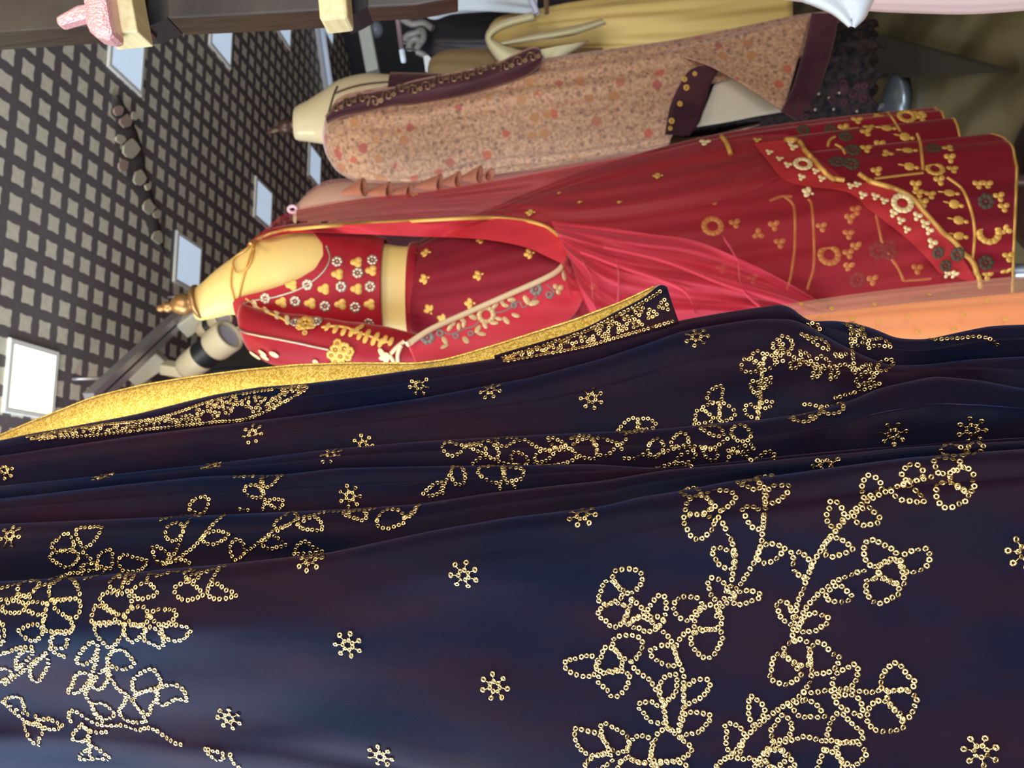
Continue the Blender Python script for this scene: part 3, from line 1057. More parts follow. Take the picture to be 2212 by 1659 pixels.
9 S 1660,370 1720,370 1740,300 1640,270 1600,280
9 L 800,620 830,690 900,720 920,650
9 L 1010,640 1100,610 1220,590 1180,640 1060,650
9 S 1000,730 1030,660 1090,660 1160,690 1200,730
9 S 1230,710 1310,650 1370,650 1370,710
9 L 590,730 620,680 740,640 720,720 600,740
9 S 440,780 540,750 620,740 740,770
10 F 480,510 410,470 380,480 370,540 430,555 480,540/490,500 430,460 470,420 510,440 510,500/510,500 530,440 580,460 580,510 520,540
10 F 600,420 570,380 640,320 700,360 690,410 650,430/640,430 640,380 600,340/590,430 600,490 650,470
10 S 680,440 750,480 830,510 920,530 1010,510 1060,510 1100,550
10 L 750,420 800,440 820,490 770,480
10 L 690,530 690,480 750,480 740,520
10 L 840,500 880,450 940,490 940,520
10 L 830,590 850,530 890,540 870,580
10 L 950,600 960,540 1000,530 990,580
10 S 500,540 500,640 490,740 470,830
10 S 1080,260 1085,380 1100,500 1110,560
10 L 1040,250 1090,235 1130,260 1170,270 1120,290
10 L 1090,290 1150,280 1120,320
10 L 1110,340 1170,310 1150,370 1110,380
10 L 1200,350 1280,340 1340,390 1250,380 1190,400
10 L 1130,540 1180,510 1220,520 1150,570
10 L 1250,530 1290,480 1360,480 1330,540 1260,550
10 L 1120,600 1180,570 1250,560 1200,610 1110,640
10 S 980,725 1100,690 1200,660 1270,630 1200,625 1110,655
10 L 800,245 850,235 880,270 850,290
10 L 760,310 820,330 900,350 940,400 900,400
10 L 980,440 1050,440 1000,460
10 S 1600,345 1700,340 1800,335 1900,325 1990,340 2040,375
"""
CROP = {'1': (1200, 1000, 4.424), '2': (1200, 1329, 4.424), '3': (1640, 960, 4.424), '4': (1640, 1289, 4.424), '5': (0, 1030, 4.096), '6': (0, 1339, 4.096),
        '7': (440, 1000, 4.424), '8': (900, 860, 4.096), '9': (1300, 800, 3.687), '10': (1480, 620, 3.022)}
for row in EMB.strip().splitlines():
    cid, kind, rest = row.split(' ', 2)
    ox, oy, sc = CROP[cid]
    for loop in rest.split('/'):
        pts = [tuple(map(float, q.split(','))) for q in loop.split()]
        pts = [(ox+a/sc, oy+b/sc) for a, b in pts]
        if kind == 'L' or kind == 'F':
            pts.append(pts[0])
        for run in trail(pts):
            mesh({'F': 'sequin_petal', 'L': 'sequin_leaf', 'S': 'sequin_stem'}[kind], *join_geo(*run), M_SEQUIN, velvet)

STARS = [(1002, 1242), (752, 1392), (1069, 1482), (495, 1550), (822, 1632), (2118, 1622), (672, 1210), (1258, 1113), (1784, 1005), (757, 1072), (546, 937), (716, 982),
         (906, 832), (1060, 843), (1278, 860), (1505, 728), (1929, 937), (2100, 928), (10, 1015), (22, 1157), (2214, 1192), (458, 1008), (222, 1030), (785, 962)]
for sx, sy in STARS:
    h = hit(TREES, sx, sy)
    if not h:
        continue
    c, n, _ = h
    u = n.orthogonal().normalized()
    v = n.cross(u)
    ph = rs.uniform(0, 6.28)
    geo = []
    for k in range(7):
        a = ph+6.2832*k/7
        for r in (.0031, .0076):
            q = c+(u*math.cos(a)+v*math.sin(a))*r
            p, nn, i, dd = SHAWL_BVH.find_nearest(q)
            if nn.dot(n) < 0:
                nn = -nn
            geo.append(sequin(p, nn, RS*(.92 if r < .004 else 1.05)))
        q0, q1 = c+(u*math.cos(a)+v*math.sin(a))*.003, c+(u*math.cos(a)+v*math.sin(a))*.0075
        geo.append(tube_geo([SHAWL_BVH.find_nearest(q0)[0]+n*.0006, SHAWL_BVH.find_nearest(q1)[0]+n*.0006], .00035, 5))
    mesh('sequin_star', *join_geo(*geo), M_SEQUIN, velvet)

# dense sequin borders: chain lines with small rosettes between
def border(name, lo, hi, n_ros, parent, trees, seed):
    r2 = random.Random(seed)
    geo = []
    for c in (lo, hi):
        for run in trail(c, .0026, trees):
            mesh('sequin_chain', *join_geo(*run), M_SEQUIN, parent)
    a, b = cr(lo, 100), cr(hi, 100)
    spots = []
    tries = 0
    while len(spots) < n_ros*3 and tries < 900:
        tries += 1
        j = r2.randint(2, 98)
        t = r2.uniform(.2, .8)
        x, y = lerp(a[j][0], b[j][0], t), lerp(a[j][1], b[j][1], t)
        rad = 10*math.dist(a[j], b[j])/70+4
        if all(math.hypot(x-u, y-v) > (rad+w)*.95 for u, v, w in spots):
            spots.append((x, y, rad))
    for x, y, rad in spots:
        ph = r2.uniform(0, 6.28)
        pts = [(x+math.cos(ph+m*1.05)*rad*(1.2 if m % 2 else .55), y+math.sin(ph+m*1.05)*rad*(1.1 if m % 2 else .45)) for m in range(6)]
        pts.append(pts[0])
        for run in trail(pts, .0028, trees):
            mesh('sequin_rosette', *join_geo(*run), M_SEQUIN, parent)


border('left', [(60, 944), (200, 921), (340, 904), (460, 866), (560, 846), (664, 834)], [(70, 948), (200, 940), (340, 925), (460, 912), (545, 901), (664, 842)], 13, velvet, TREES, 5)
border('right', [(1085, 772), (1180, 743), (1260, 717), (1330, 683), (1390, 652), (1428, 628)], [(1095, 781), (1180, 765), (1260, 750), (1330, 730), (1390, 713), (1455, 694)], 7, band, [BAND_BVH], 6)

# ------------------------------------------------------------------ red bridal outfit on a dress form
def fabric(name, stops, rough=.7, sheen=.4, scale=8, stretch=(1, 1, .25), tint=(1, .6, .5), bump=.15):
    m = mat(name, stops[0][1], rough, sheen=sheen, sheen_tint=tint, spec=.2)
    N = Nodes(m)
    N.base(N.ramp(N.noise(N.coord(stretch), scale, 4), stops))
    N.bump(N.noise(N.coord(), 700, 2), bump, .0008)
    return m


M_RED = fabric('red_silk_velvet', [(.35, (.22, .004, .012)), (.65, (.36, .007, .019))], .5, .5)
M_WINE = fabric('wine_red_velvet', [(.35, (.15, .003, .014)), (.65, (.25, .005, .018))], .6, .5)
M_NET = sheer_mat('red_net', (.52, .022, .034), .38)
M_NETPINK = sheer_mat('bright_pink_red_net', (.70, .035, .075), .60)
M_BORDER = fabric('scarlet_border', [(.3, (.42, .012, .022)), (.7, (.58, .035, .05))], .55, .3)
M_PINKBAND = fabric('pink_red_band', [(.3, (.66, .03, .05)), (.7, (.85, .12, .18))], .5, .4)
M_CORD = mat('cream_gold_piping', (.84, .66, .40), .5)
M_GOLDCORD = mat('gold_piping', (.66, .36, .08), .45, .3)
M_MOTIF = mat('gold_embroidery', (.72, .42, .09), .5, .35)
M_MOTIFPALE = mat('pale_gold_embroidery', (.80, .62, .32), .5, .2)
M_OLIVE = mat('olive_embroidery', (.060, .042, .022), .7)
M_GREYEMB = mat('grey_green_embroidery', (.30, .33, .30), .55, .2)

DR = 1.5
form = thing('dress_form', 'cream dress form with gold finial wearing the red outfit', 'mannequin', P(600, 610, DR))
torso_st = [(424, 655, 34), (436, 652, 40), (470, 634, 52), (500, 620, 60), (530, 612, 74), (563, 611, 92), (600, 609, 106), (640, 610, 114), (700, 612, 116), (780, 618, 106), (850, 628, 98), (900, 632, 102), (980, 626, 118)]
tv, tf = loft([(a, b, c, DR) for a, b, c in torso_st], 64, 8, .62)
mesh('torso', tv, tf, M_CREAM, form)
TORSO_BVH = bvh_of(tv, tf)
f0, f1 = P(338, 668, DR), P(427, 651, DR)
mesh('finial', *lathe(f0, f1, [(0, .001), (.03, .005), (.10, .0075), (.17, .006), (.20, .009), (.27, .011), (.33, .009), (.37, .008), (.42, .013), (.55, .019), (.68, .0205), (.80, .017), (.90, .010), (.95, .012), (1.0, .024)], 28), M_GOLDWOOD, form)
n0, n1 = P(419, 655, DR), P(432, 652, DR)
mesh('neck_cap', *lathe(n0, n1, [(0, .010), (.05, .026), (.4, .031), (.7, .033), (1, .033)], 36), M_GOLDWOOD, form)
pole_top = P(980, 626, DR)
mesh('pole', *tube_geo([pole_top, Vector((pole_top.x, pole_top.y, .04))], .014, 12), mat('steel_pole', (.35, .42, .52), .3, .8), form)
mesh('base', *lathe(Vector((pole_top.x, pole_top.y, 0)), Vector((pole_top.x, pole_top.y, .05)), [(0, .17), (.3, .17), (.5, .15), (.8, .05), (1, .02)], 36), M_GOLDWOOD, form)
# loose cords round the neck (closing strings of the blouse)
for pts in ([(556, 520), (540, 560), (528, 600), (518, 640), (512, 668)], [(548, 527), (530, 545), (512, 556), (505, 572), (514, 590), (532, 585), (545, 565), (550, 540)], [(505, 575), (500, 610), (506, 640), (514, 672)]):
    w = []
    for x, y in cr(pts, 30):
        h = hit([TORSO_BVH], x, y)
        if h:
            w.append(h[0]+h[1]*.003)
    if len(w) > 3:
        mesh('neck_cord', *tube_geo(w, .0017, 6), M_GOLDCORD, form)


def blouse_start(th):
    c, s = math.cos(th), math.sin(th)
    tab = [(-1.01, 566), (-.9, 620), (-.78, 690), (-.6, 712), (-.4, 716), (-.15, 702), (.05, 662), (.22, 604), (.34, 552), (.46, 528), (.6, 518), (1.01, 516)]
    f = curve_at(tab, c)
    k = max(0, min(1, s/.3+.3))
    return 532+(f-532)*k


bl_st = [(a, b, c*1.035+3, DR) for a, b, c in torso_st if 490 < a]
bl_st = [(510, 612, 68, DR)]+[s for s in bl_st if s[0] > 520 and s[0] < 830]+[(834, 626, 108, DR)]
blouse = thing('bridal_blouse', 'red velvet blouse with gold leaf sprigs on the dress form', 'blouse', P(700, 640, DR))


def bl_mod(th, s):
    return 1.012+.012*math.sin(s*46+2*math.cos(th))*max(0, s-.45)*2+.006*math.sin(9*th+s*8)


vs, fs = loft(bl_st, 96, 8, .66, bl_mod, start=blouse_start, cap=False)
BL_BVH = bvh_of(vs, fs)
bod = mesh('bodice', vs, fs, M_RED, blouse)
solidify(bod, .003, 1)
sl_st = [(515, 684, 10, 1.46), (524, 692, 34, 1.455), (545, 712, 50, 1.45), (600, 732, 58, 1.44), (700, 742, 55, 1.43), (800, 750, 50, 1.42), (880, 758, 42, 1.41), (912, 762, 38, 1.405)]
vs, fs = loft(sl_st, 48, 8, .8, lambda th, s: 1+.018*math.sin(5*th+s*14)+.012*math.sin(s*40))
SL_BVH = bvh_of(vs, fs)
mesh('sleeve', vs, fs, M_RED, blouse)


def trace(pts, trees, r, name, m, parent, n=60, lift=.002, fall=None):
    w = []
    for x, y in cr(pts, n):
        h = hit(trees, x, y)
        if h and h[2] < 3:
            w.append(h[0]+h[1]*lift)
        elif fall:
            w.append(P(x, y, fall))
    if len(w) > 2:
        return mesh(name, *tube_geo(w, r, 6), m, parent)


# neckline piping
trace([(530, 655), (552, 648), (600, 640), (655, 621), (697, 590), (713, 560), (706, 534)], [BL_BVH, TORSO_BVH], .0019, 'neck_piping', M_SILVERY, blouse, lift=.003)


def flat_mesh(name, polys, m, t=.09):
    """a small embroidered motif of raised petals in unit size"""
    vs, fs = [], []
    for poly in polys:
        o = len(vs)
        n = len(poly)
        cx = sum(p[0] for p in poly)/n
        cy = sum(p[1] for p in poly)/n
        vs += [(x, y, 0) for x, y in poly]
        vs += [(lerp(x, cx, .25), lerp(y, cy, .25), t) for x, y in poly]
        vs.append((cx, cy, t*1.15))
        fs += [(o+i, o+(i+1) % n, o+(i+1) % n+n, o+i+n) for i in range(n)]
        fs += [(o+i+n, o+(i+1) % n+n, o+2*n) for i in range(n)]
    me = bpy.data.meshes.new(name)
    me.from_pydata(vs, [], fs)
    me.materials.append(m)
    me.polygons.foreach_set('use_smooth', [True]*len(me.polygons))
    return me


def petal(ang, r0, r1, w, n=8):
    c, s = math.cos(ang), math.sin(ang)
    pts = []
    for k in range(n):
        a = 6.2832*k/n
        x = (r0+r1)/2+(r1-r0)/2*math.cos(a)
        y = w*math.sin(a)
        pts.append((x*c-y*s, x*s+y*c))
    return pts


def ring_polys(n, r, w):
    return [petal(6.2832*k/n, r-w, r+w, w*1.25) for k in range(n)]


SHAPES = {'sprig': [petal(2.2, .0, .9, .32), petal(3.14, .1, 1.05, .34), petal(4.08, .0, .9, .32), petal(0, .1, .55, .16)],
          'heart': [petal(.9, -.2, .95, .55), petal(-.9, -.2, .95, .55), petal(3.14, -.2, 1.0, .5), petal(0, -.3, .6, .55)],
          'rosette': ring_polys(7, .66, .34)+[petal(0, -.22, .22, .22)],
          'ring': ring_polys(12, .72, .28),
          'trio': [petal(.5, 0, .95, .42), petal(2.6, 0, .95, .42), petal(4.7, 0, .95, .42)],
          'drop': [petal(0, -.7, .6, .55), petal(0, .5, 1.1, .25), petal(3.14, .5, 1.4, .10)],
          'leaf': [petal(0, -1, 1, .52)]}
FLAT = {}


def decal(name, shape, m, parent, trees, x, y, px, ang=0.0, lift=.0035):
    h = hit(trees, x, y)
    if not h or h[2] > 4:
        return
    p, n, dist = h
    d = depth_of(p)
    key = (shape, m.name)
    if key not in FLAT:
        FLAT[key] = flat_mesh(name, SHAPES[shape], m)
    u = ROT @ Vector((math.cos(ang), math.sin(ang), 0))
    u = (u-n*u.dot(n)).normalized()
    v = n.cross(u)
    s = px*d/F*1.25
    o = bpy.data.objects.new(name, FLAT[key])
    COL.objects.link(o)
    o.parent = parent
    q = p+n*lift-BASE[parent]
    o.matrix_local = Matrix(((u.x*s, v.x*s, n.x*s, q.x), (u.y*s, v.y*s, n.y*s, q.y), (u.z*s, v.z*s, n.z*s, q.z), (0, 0, 0, 1)))
    BASE[o] = BASE[parent]
    return o


Z3 = lambda a, b: (500+a/4.609, 440+b/4.609)
for a, b in ((330, 815), (605, 810), (925, 850), (1250, 850), (505, 980), (790, 990), (1090, 1000), (1380, 1000), (1060, 705), (1250, 590), (1395, 670)):
    decal('gold_leaf_motif', 'heart', M_MOTIF, blouse, [BL_BVH, SL_BVH], *Z3(a, b), 11.5)
for a, b in ((190, 825), (455, 830), (760, 805), (1095, 825), (1385, 825), (640, 970), (935, 1020), (1235, 1030), (1260, 690), (1055, 580), (1405, 565), (1375, 1185), (345, 940)):
    decal('rosette_motif', 'rosette', M_SILVERY, blouse, [BL_BVH, SL_BVH], *Z3(a, b), 10)
# gold vine of the sleeve edge, necklace chain, brooches
SLB = [SL_BVH, BL_BVH]
vine1 = [Z3(a, b) for a, b in ((150, 940), (260, 1020), (360, 1090), (460, 1130), (560, 1180))]
vine2 = [Z3(a, b) for a, b in ((900, 1235), (1030, 1225), (1150, 1240), (1250, 1280), (1400, 1330), (1500, 1370), (1610, 1385))]
trace(vine1, SLB, .0022, 'gold_vine', M_MOTIF, blouse)
trace(vine2, SLB, .0022, 'gold_vine', M_MOTIF, blouse)
for a, b in ((240, 990), (245, 1020), (350, 1060), (360, 1090), (450, 1100), (455, 1140), (555, 1150), (560, 1190)):
    decal('gold_leaf_motif', 'leaf', M_MOTIFPALE, blouse, SLB, *Z3(a, b), 8, 1.3)
for i, (a, b) in enumerate(((1040, 1260), (1120, 1280), (1200, 1290), (1250, 1270), (1290, 1240), (1280, 1320), (1340, 1350), (1360, 1300), (1420, 1370), (1450, 1330), (1490, 1390), (1530, 1360), (960, 1235), (1590, 1380))):
    decal('gold_leaf_motif', 'leaf', M_MOTIF, blouse, SLB, *Z3(a, b), 9, 1.9)
for a, b, s, m, sh in ((740, 1200, 16, M_MOTIF, 'rosette'), (640, 1190, 10, M_SILVERY, 'rosette'), (850, 1180, 11, M_SILVERY, 'rosette'), (735, 1290, 5, M_MOTIF, 'rosette'), (800, 1220, 9, M_MOTIF, 'rosette'), (690, 1230, 9, M_MOTIF, 'rosette')):
    decal('brooch_stone', sh, m, blouse, SLB, *Z3(a, b), s)
trace([Z3(a, b) for a, b in ((40, 1190), (120, 1270), (260, 1310), (470, 1350), (700, 1395), (980, 1455))], SLB, .0021, 'sequin_chain', M_SILVERY, blouse)
for a, b, s in ((1060, 1390, 8), (1130, 1440, 11), (1040, 1450, 10), (1180, 1470, 9), (1000, 1500, 9), (1090, 1510, 10), (1160, 1520, 8), (1040, 1560, 8), (1100, 1570, 7)):
    decal('brooch_flower', 'rosette', M_MOTIF, blouse, SLB, *Z3(a, b), s)
for a, b in ((230, 1490), (320, 1480), (340, 1520), (430, 1495), (260, 1510)):
    decal('gold_leaf_motif', 'leaf', M_MOTIFPALE, blouse, SLB, *Z3(a, b), 9, .5)
for a, b in ((840, 1565), (840, 1605), (970, 1600), (870, 1615)):
    decal('rosette_motif', 'rosette', M_MOTIFPALE, blouse, SLB, *Z3(a, b), 5)
for a, b, ang in ((1530, 1500, 0), (1500, 1480, 1), (1550, 1540, 2), (1520, 1530, 3)):
    decal('gold_leaf_motif', 'leaf', M_MOTIFPALE, blouse, SLB, *Z3(a, b), 9, ang)
for pts in (((1590, 1490), (1650, 1430), (1720, 1380)), ((1580, 1500), (1610, 1550), (1630, 1590)), ((1690, 1420), (1660, 1500), (1665, 1590))):
    trace([Z3(a, b) for a, b in pts], SLB, .0036, 'cuff_piping', M_CORD, blouse, 12, .003, 1.39)

# --- skirt
skirt = thing('lehenga_skirt', 'long wine-red lehenga skirt with gold flowers and gold-edged hem', 'skirt', P(1500, 500, DR))


def skirt_end(th):
    c, s = math.cos(th), math.sin(th)
    tab = [(-1.01, 2005), (-.86, 2022), (-.74, 2036), (-.68, 2050), (-.5, 2066), (-.40, 2072), (-.36, 2120), (-.25, 2168), (-.1, 2186), (.1, 2194), (.4, 2192), (1.01, 2185)]
    f = curve_at(tab, c)
    return f if s > -.2 else 2000+(f-2000)*max(0, 1+(s+.2)*1.2)


def skirt_mod(th, s):
    c = math.cos(th)
    pl = .020*math.cos(26*th)*(.35+.65*s)
    # three deep folds seen at the hem
    lobe = 0
    for q, w in ((-.70, .05), (-.385, .05)):
        lobe -= .17*math.exp(-((c-q)/w)**2)*max(0, s-.35)*1.5 if math.sin(th) > 0 else 0
    return 1+pl+lobe+.008*math.sin(9*th+s*5)


sk_st = [(888, 628, 98, DR, .66), (900, 628, 108, DR, .68), (940, 622, 126, DR, .66), (1000, 608, 142, DR, .62), (1250, 552, 196, DR, .56), (1500, 503, 226, DR, .52), (1750, 466, 232, DR, .5), (2000, 438, 232, DR, .5), (2194, 420, 236, DR, .5)]
vs, fs = loft(sk_st, 200, 12, .6, skirt_mod, end=skirt_end, turn=.42, cap=False, sight=True)
SK_BVH = bvh_of(vs, fs)
o = mesh('skirt_cloth', vs, fs, M_WINE, skirt)
solidify(o, .003, 1)
vs, fs = loft([(884, 628, 100, DR, .66), (888, 628, 104, DR, .68), (898, 628, 107, DR, .68), (904, 628, 106, DR, .68)], 80, 4, .68, lambda th, s: 1.03+.010*math.sin(30*th), turn=.2)
mesh('waistband', vs, fs, M_RED, skirt)

# --- net dupatta draped over the shoulder and the skirt
dup_ = thing('net_dupatta', 'sheer red net dupatta looped over the shoulder and down the skirt', 'dupatta', P(1200, 480, 1.45))


def drape(A, B, nu, nv, trees, off, fall, blur=3, wave=None):
    a, b = cr(A, nu), cr(B, nu)
    g = []
    for i in range(nu+1):
        row = []
        for j in range(nv+1):
            x, y = lerp(a[i][0], b[i][0], j/nv), lerp(a[i][1], b[i][1], j/nv)
            h = hit(trees, x, y)
            row.append([x, y, depth_of(h[0])-off if h and h[2] < 2.2 else None])
        g.append(row)
    for row in g:
        for c in row:
            if c[2] is None:
                c[2] = fall
    for _ in range(blur):
        n = [[c[2] for c in row] for row in g]
        for i in range(nu+1):
            for j in range(nv+1):
                s, k = 0, 0
                for di, dj in ((0, 0), (1, 0), (-1, 0), (0, 1), (0, -1)):
                    if 0 <= i+di <= nu and 0 <= j+dj <= nv:
                        s += n[i+di][j+dj]
                        k += 1
                g[i][j][2] = min(n[i][j]+.004, s/k)
    vs = []
    for i, row in enumerate(g):
        for j, (x, y, d) in enumerate(row):
            vs.append(P(x, y, d+(wave(i/nu, j/nv) if wave else 0)))
    return vs, grid_faces(nu, nv)


edge = [(540, 528), (566, 512), (600, 500), (640, 494), (760, 484), (900, 477), (1040, 470), (1130, 476), (1180, 490), (1212, 515), (1224, 545)]
DA = [(548, 520), (590, 478), (640, 452), (700, 438), (780, 428), (920, 412), (1060, 390), (1250, 356), (1450, 322), (1600, 296), (1698, 288)]
DB = edge[:-1]+[(1226, 556)]
DB = [(540, 528), (640, 494), (760, 484), (900, 477), (1040, 470), (1180, 490), (1226, 556), (1262, 690), (1500, 700), (1800, 676), (2112, 612)]
DT = [SK_BVH, BL_BVH, TORSO_BVH]
vs, fs = drape(DA, DB, 120, 40, DT, .022, 1.5, 4, lambda s, t: .006*math.sin(26*t+5*s)+.003*math.sin(60*t+9*s))
DUP_BVH = bvh_of(vs, fs)
net = mesh('net_cloth', vs, fs, M_NET, dup_)
M_NETDARK = sheer_mat('deep_red_net', (.27, .012, .020), .78)
vs, fs = drape([(640, 454), (780, 430), (920, 415), (1060, 393), (1250, 359), (1450, 325), (1600, 299), (1690, 292)], [(640, 492), (780, 482), (920, 476), (1060, 472), (1250, 480), (1450, 460), (1600, 420), (1690, 380)], 70, 16, DT, .012, 1.53, 3, lambda s, t: .006*math.sin(19*t+4*s))
mesh('net_backing', vs, fs, M_NETDARK, dup_)
# gathered second layer, brighter where the net doubles over
vs, fs = drape([(1190, 478), (1300, 490), (1400, 505), (1500, 520), (1600, 560), (1700, 610), (1800, 670)], [(1235, 570), (1260, 650), (1300, 700), (1400, 720), (1500, 712), (1600, 700), (1780, 682)], 60, 40, DT, .040, 1.42, 4, lambda s, t: .010*math.sin(17*t+7*s)+.005*math.sin(41*t))
NET2_BVH = bvh_of(vs, fs)
mesh('net_fold', vs, fs, M_NETPINK, dup_)
for i, pts in enumerate((((1255, 560), (1275, 600), (1280, 650), (1300, 700)), ((1330, 560), (1335, 610), (1330, 680)), ((1250, 540), (1330, 570), (1420, 600), (1480, 630), (1500, 680)), ((1560, 510), (1590, 560), (1600, 620), (1640, 660)), ((1300, 530), (1430, 560), (1560, 610), (1690, 650), (1790, 690)))):
    a = cr(pts, 24)
    vv, ff = drape([(x, y-5) for x, y in a], [(x+4, y+9) for x, y in a], 24, 4, DT, .050, 1.42, 2, lambda s, t: -.008*math.sin(t*3.14))
    mesh('net_gather', vv, ff, M_NETPINK, dup_)
# scarlet facing inside the looped edge
vs, fs = drape([(566, 513), (640, 495), (760, 485), (900, 478), (1040, 471), (1130, 477), (1180, 491), (1212, 516), (1225, 548)], [(566, 519), (640, 503), (760, 505), (900, 511), (1000, 514), (1080, 522), (1140, 536), (1185, 556), (1218, 572)], 60, 6, DT, .030, 1.43, 3)
FAC_BVH = bvh_of(vs, fs)
mesh('facing', vs, fs, M_BORDER, dup_)
# embroidered band swinging back up to the cuff
BA = [(1226, 546), (1212, 578), (1180, 600), (1100, 636), (1000, 680), (930, 712), (880, 744)]
BB = [(1262, 640), (1240, 680), (1200, 706), (1120, 742), (1010, 774), (950, 790), (905, 800)]
vs, fs = cloth(BA, BB, 50, 14, lambda x, y, s, t: 1.30+.10*(1-s)+.02*math.sin(t*3)-.05*t)
BAND2 = bvh_of(vs, fs)
o = mesh('embroidered_band', vs, fs, M_PINKBAND, dup_)
solidify(o, .002, 1)
w = []
for x, y in cr(edge+[(1214, 574), (1180, 598), (1100, 634), (1000, 678), (930, 710), (878, 745)], 110):
    h = hit([BAND2, FAC_BVH, DUP_BVH], x, y)
    w.append(P(x, y, (depth_of(h[0]) if h and h[2] < 2 else 1.42)-.006))
for _ in range(4):
    w = [w[0]]+[(a+b+c)/3 for a, b, c in zip(w, w[1:], w[2:])]+[w[-1]]
mesh('edge_piping', *tube_geo(w[:62], .0034, 8), M_GOLDCORD, dup_)
w2 = [P(x, y, 1.30+.10*(1-i/60)-.005) for i, (x, y) in enumerate(cr(BA, 60))]
mesh('edge_piping', *tube_geo(w2, .0050, 8), M_CORD, dup_)
Z2 = lambda a, b: (860+a/3.687, 560+b/3.687)
for a, b, s, sh, m, ang in ((700, 445, 17, 'ring', M_MOTIFPALE, 0), (590, 460, 9, 'leaf', M_MOTIFPALE, .5), (510, 485, 8, 'leaf', M_MOTIFPALE, .6), (440, 500, 8, 'leaf', M_MOTIFPALE, 1.8), (410, 545, 8, 'leaf', M_MOTIFPALE, 2.2), (480, 540, 7, 'leaf', M_MOTIFPALE, 1.6), (520, 520, 7, 'leaf', M_MOTIFPALE, 1.7),
                        (770, 370, 8, 'leaf', M_MOTIFPALE, 2.3), (820, 335, 8, 'leaf', M_MOTIFPALE, 1), (850, 370, 7, 'leaf', M_MOTIFPALE, .2), (900, 325, 8, 'leaf', M_MOTIFPALE, 0), (800, 480, 7, 'leaf', M_MOTIFPALE, .3), (765, 515, 8, 'leaf', M_MOTIFPALE, 0), (860, 495, 9, 'leaf', M_MOTIFPALE, 1), (935, 455, 8, 'leaf', M_MOTIFPALE, .4),
                        (690, 530, 8, 'leaf', M_MOTIFPALE, 1.2), (635, 565, 9, 'leaf', M_MOTIFPALE, 2), (665, 605, 9, 'leaf', M_MOTIFPALE, .4), (540, 655, 10, 'leaf', M_MOTIFPALE, 1.2), (370, 655, 9, 'leaf', M_MOTIFPALE, 1.2), (370, 705, 9, 'leaf', M_MOTIFPALE, 2.2), (230, 625, 13, 'rosette', M_GREYEMB, 0), (1095, 240, 12, 'rosette', M_GREYEMB, 0),
                        (1020, 330, 10, 'leaf', M_MOTIFPALE, 1), (1080, 355, 10, 'leaf', M_MOTIFPALE, -.4), (1270, 240, 12, 'trio', M_MOTIFPALE, 0), (1315, 130, 11, 'leaf', M_MOTIFPALE, 1.6), (1360, 80, 9, 'trio', M_GREYEMB, 0), (1390, 30, 9, 'trio', M_GREYEMB, 1), (460, 620, 6, 'ring', M_GREYEMB, 0), (920, 370, 6, 'ring', M_GREYEMB, 0), (580, 600, 6, 'ring', M_GREYEMB, 0), (1200, 290, 7, 'ring', M_GREYEMB, 0), (330, 590, 7, 'ring', M_GREYEMB, 0)):
    decal('embroidered_leaf' if sh == 'leaf' else 'embroidered_flower', sh, m, dup_, [BAND2], *Z2(a, b), s, ang)
for pts in (((300, 560), (420, 600), (520, 560), (600, 540), (640, 500)), ((760, 430), (860, 410), (960, 340), (1000, 390), (1100, 300)), ((1180, 200), (1240, 270), (1180, 310))):
    trace([Z2(a, b) for a, b in pts], [BAND2], .0013, 'embroidered_tendril', M_GREYEMB, dup_)

# --- gold flowers and lines on the skirt
ZS = lambda a, b: (1500+a/3.107, 230+b/3.107)
SKD = [SK_BVH]
for a, b, s in ((1420, 75, 17), (1970, 850, 23), (900, 1000, 21), (120, 810, 20), (1610, 430, 17)):
    decal('gold_ring_flower', 'ring', M_MOTIF, skirt, SKD, *ZS(a, b), s)
for a, b in ((1090, 100), (1230, 75), (1000, 150), (1150, 180), (1240, 260), (1150, 290), (1290, 325), (1220, 440), (1480, 530), (1500, 590), (1580, 600), (1640, 500), (850, 810), (1040, 750), (1080, 700), (1030, 860), (1080, 940), (1030, 990), (1030, 1070), (530, 800), (425, 860), (570, 920), (270, 790), (150, 480), (340, 470), (420, 430), (130, 640), (180, 1090), (390, 1150), (1490, 1090), (1190, 1160),
             (1700, 290), (1710, 350), (1730, 430), (2040, 610), (2070, 680), (2100, 1010), (2090, 1100), (1960, 1130), (2085, 830), (1900, 530), (1960, 530), (1500, 60), (1520, 80), (1530, 650), (300, 500), (1060, 160), (1170, 150)):
    decal('gold_sprig', 'trio', M_MOTIF, skirt, SKD, *ZS(a, b), 12, (a*7+b) % 6)
for a, b in ((1290, 155), (1410, 210), (1430, 305), (1440, 410), (1710, 590), (1740, 660), (1770, 770), (1770, 870)):
    decal('gold_drop', 'drop', M_MOTIF, skirt, SKD, *ZS(a, b), 15, .25)
for a, b, s in ((960, 380, 16), (1050, 390, 14), (1060, 300, 14), (1010, 210, 13), (910, 160, 11), (730, 165, 12), (1230, 970, 18), (1300, 980, 16), (1950, 640, 15), (1950, 1050, 14), (1600, 290, 14), (1300, 940, 14), (1090, 1160, 15)):
    decal('olive_flower', 'rosette', M_OLIVE, skirt, SKD, *ZS(a, b), s)
for x, y, ang in ((925, 548, .2), (922, 602, -.3), (1038, 595, -.3), (1148, 548, -.2), (1045, 520, 0), (930, 672, 1), (1020, 655, 0), (1425, 383, 0), (960, 690, .5)):
    decal('gold_sprig', 'sprig', M_MOTIF, skirt, SKD, x, y, 13, ang)
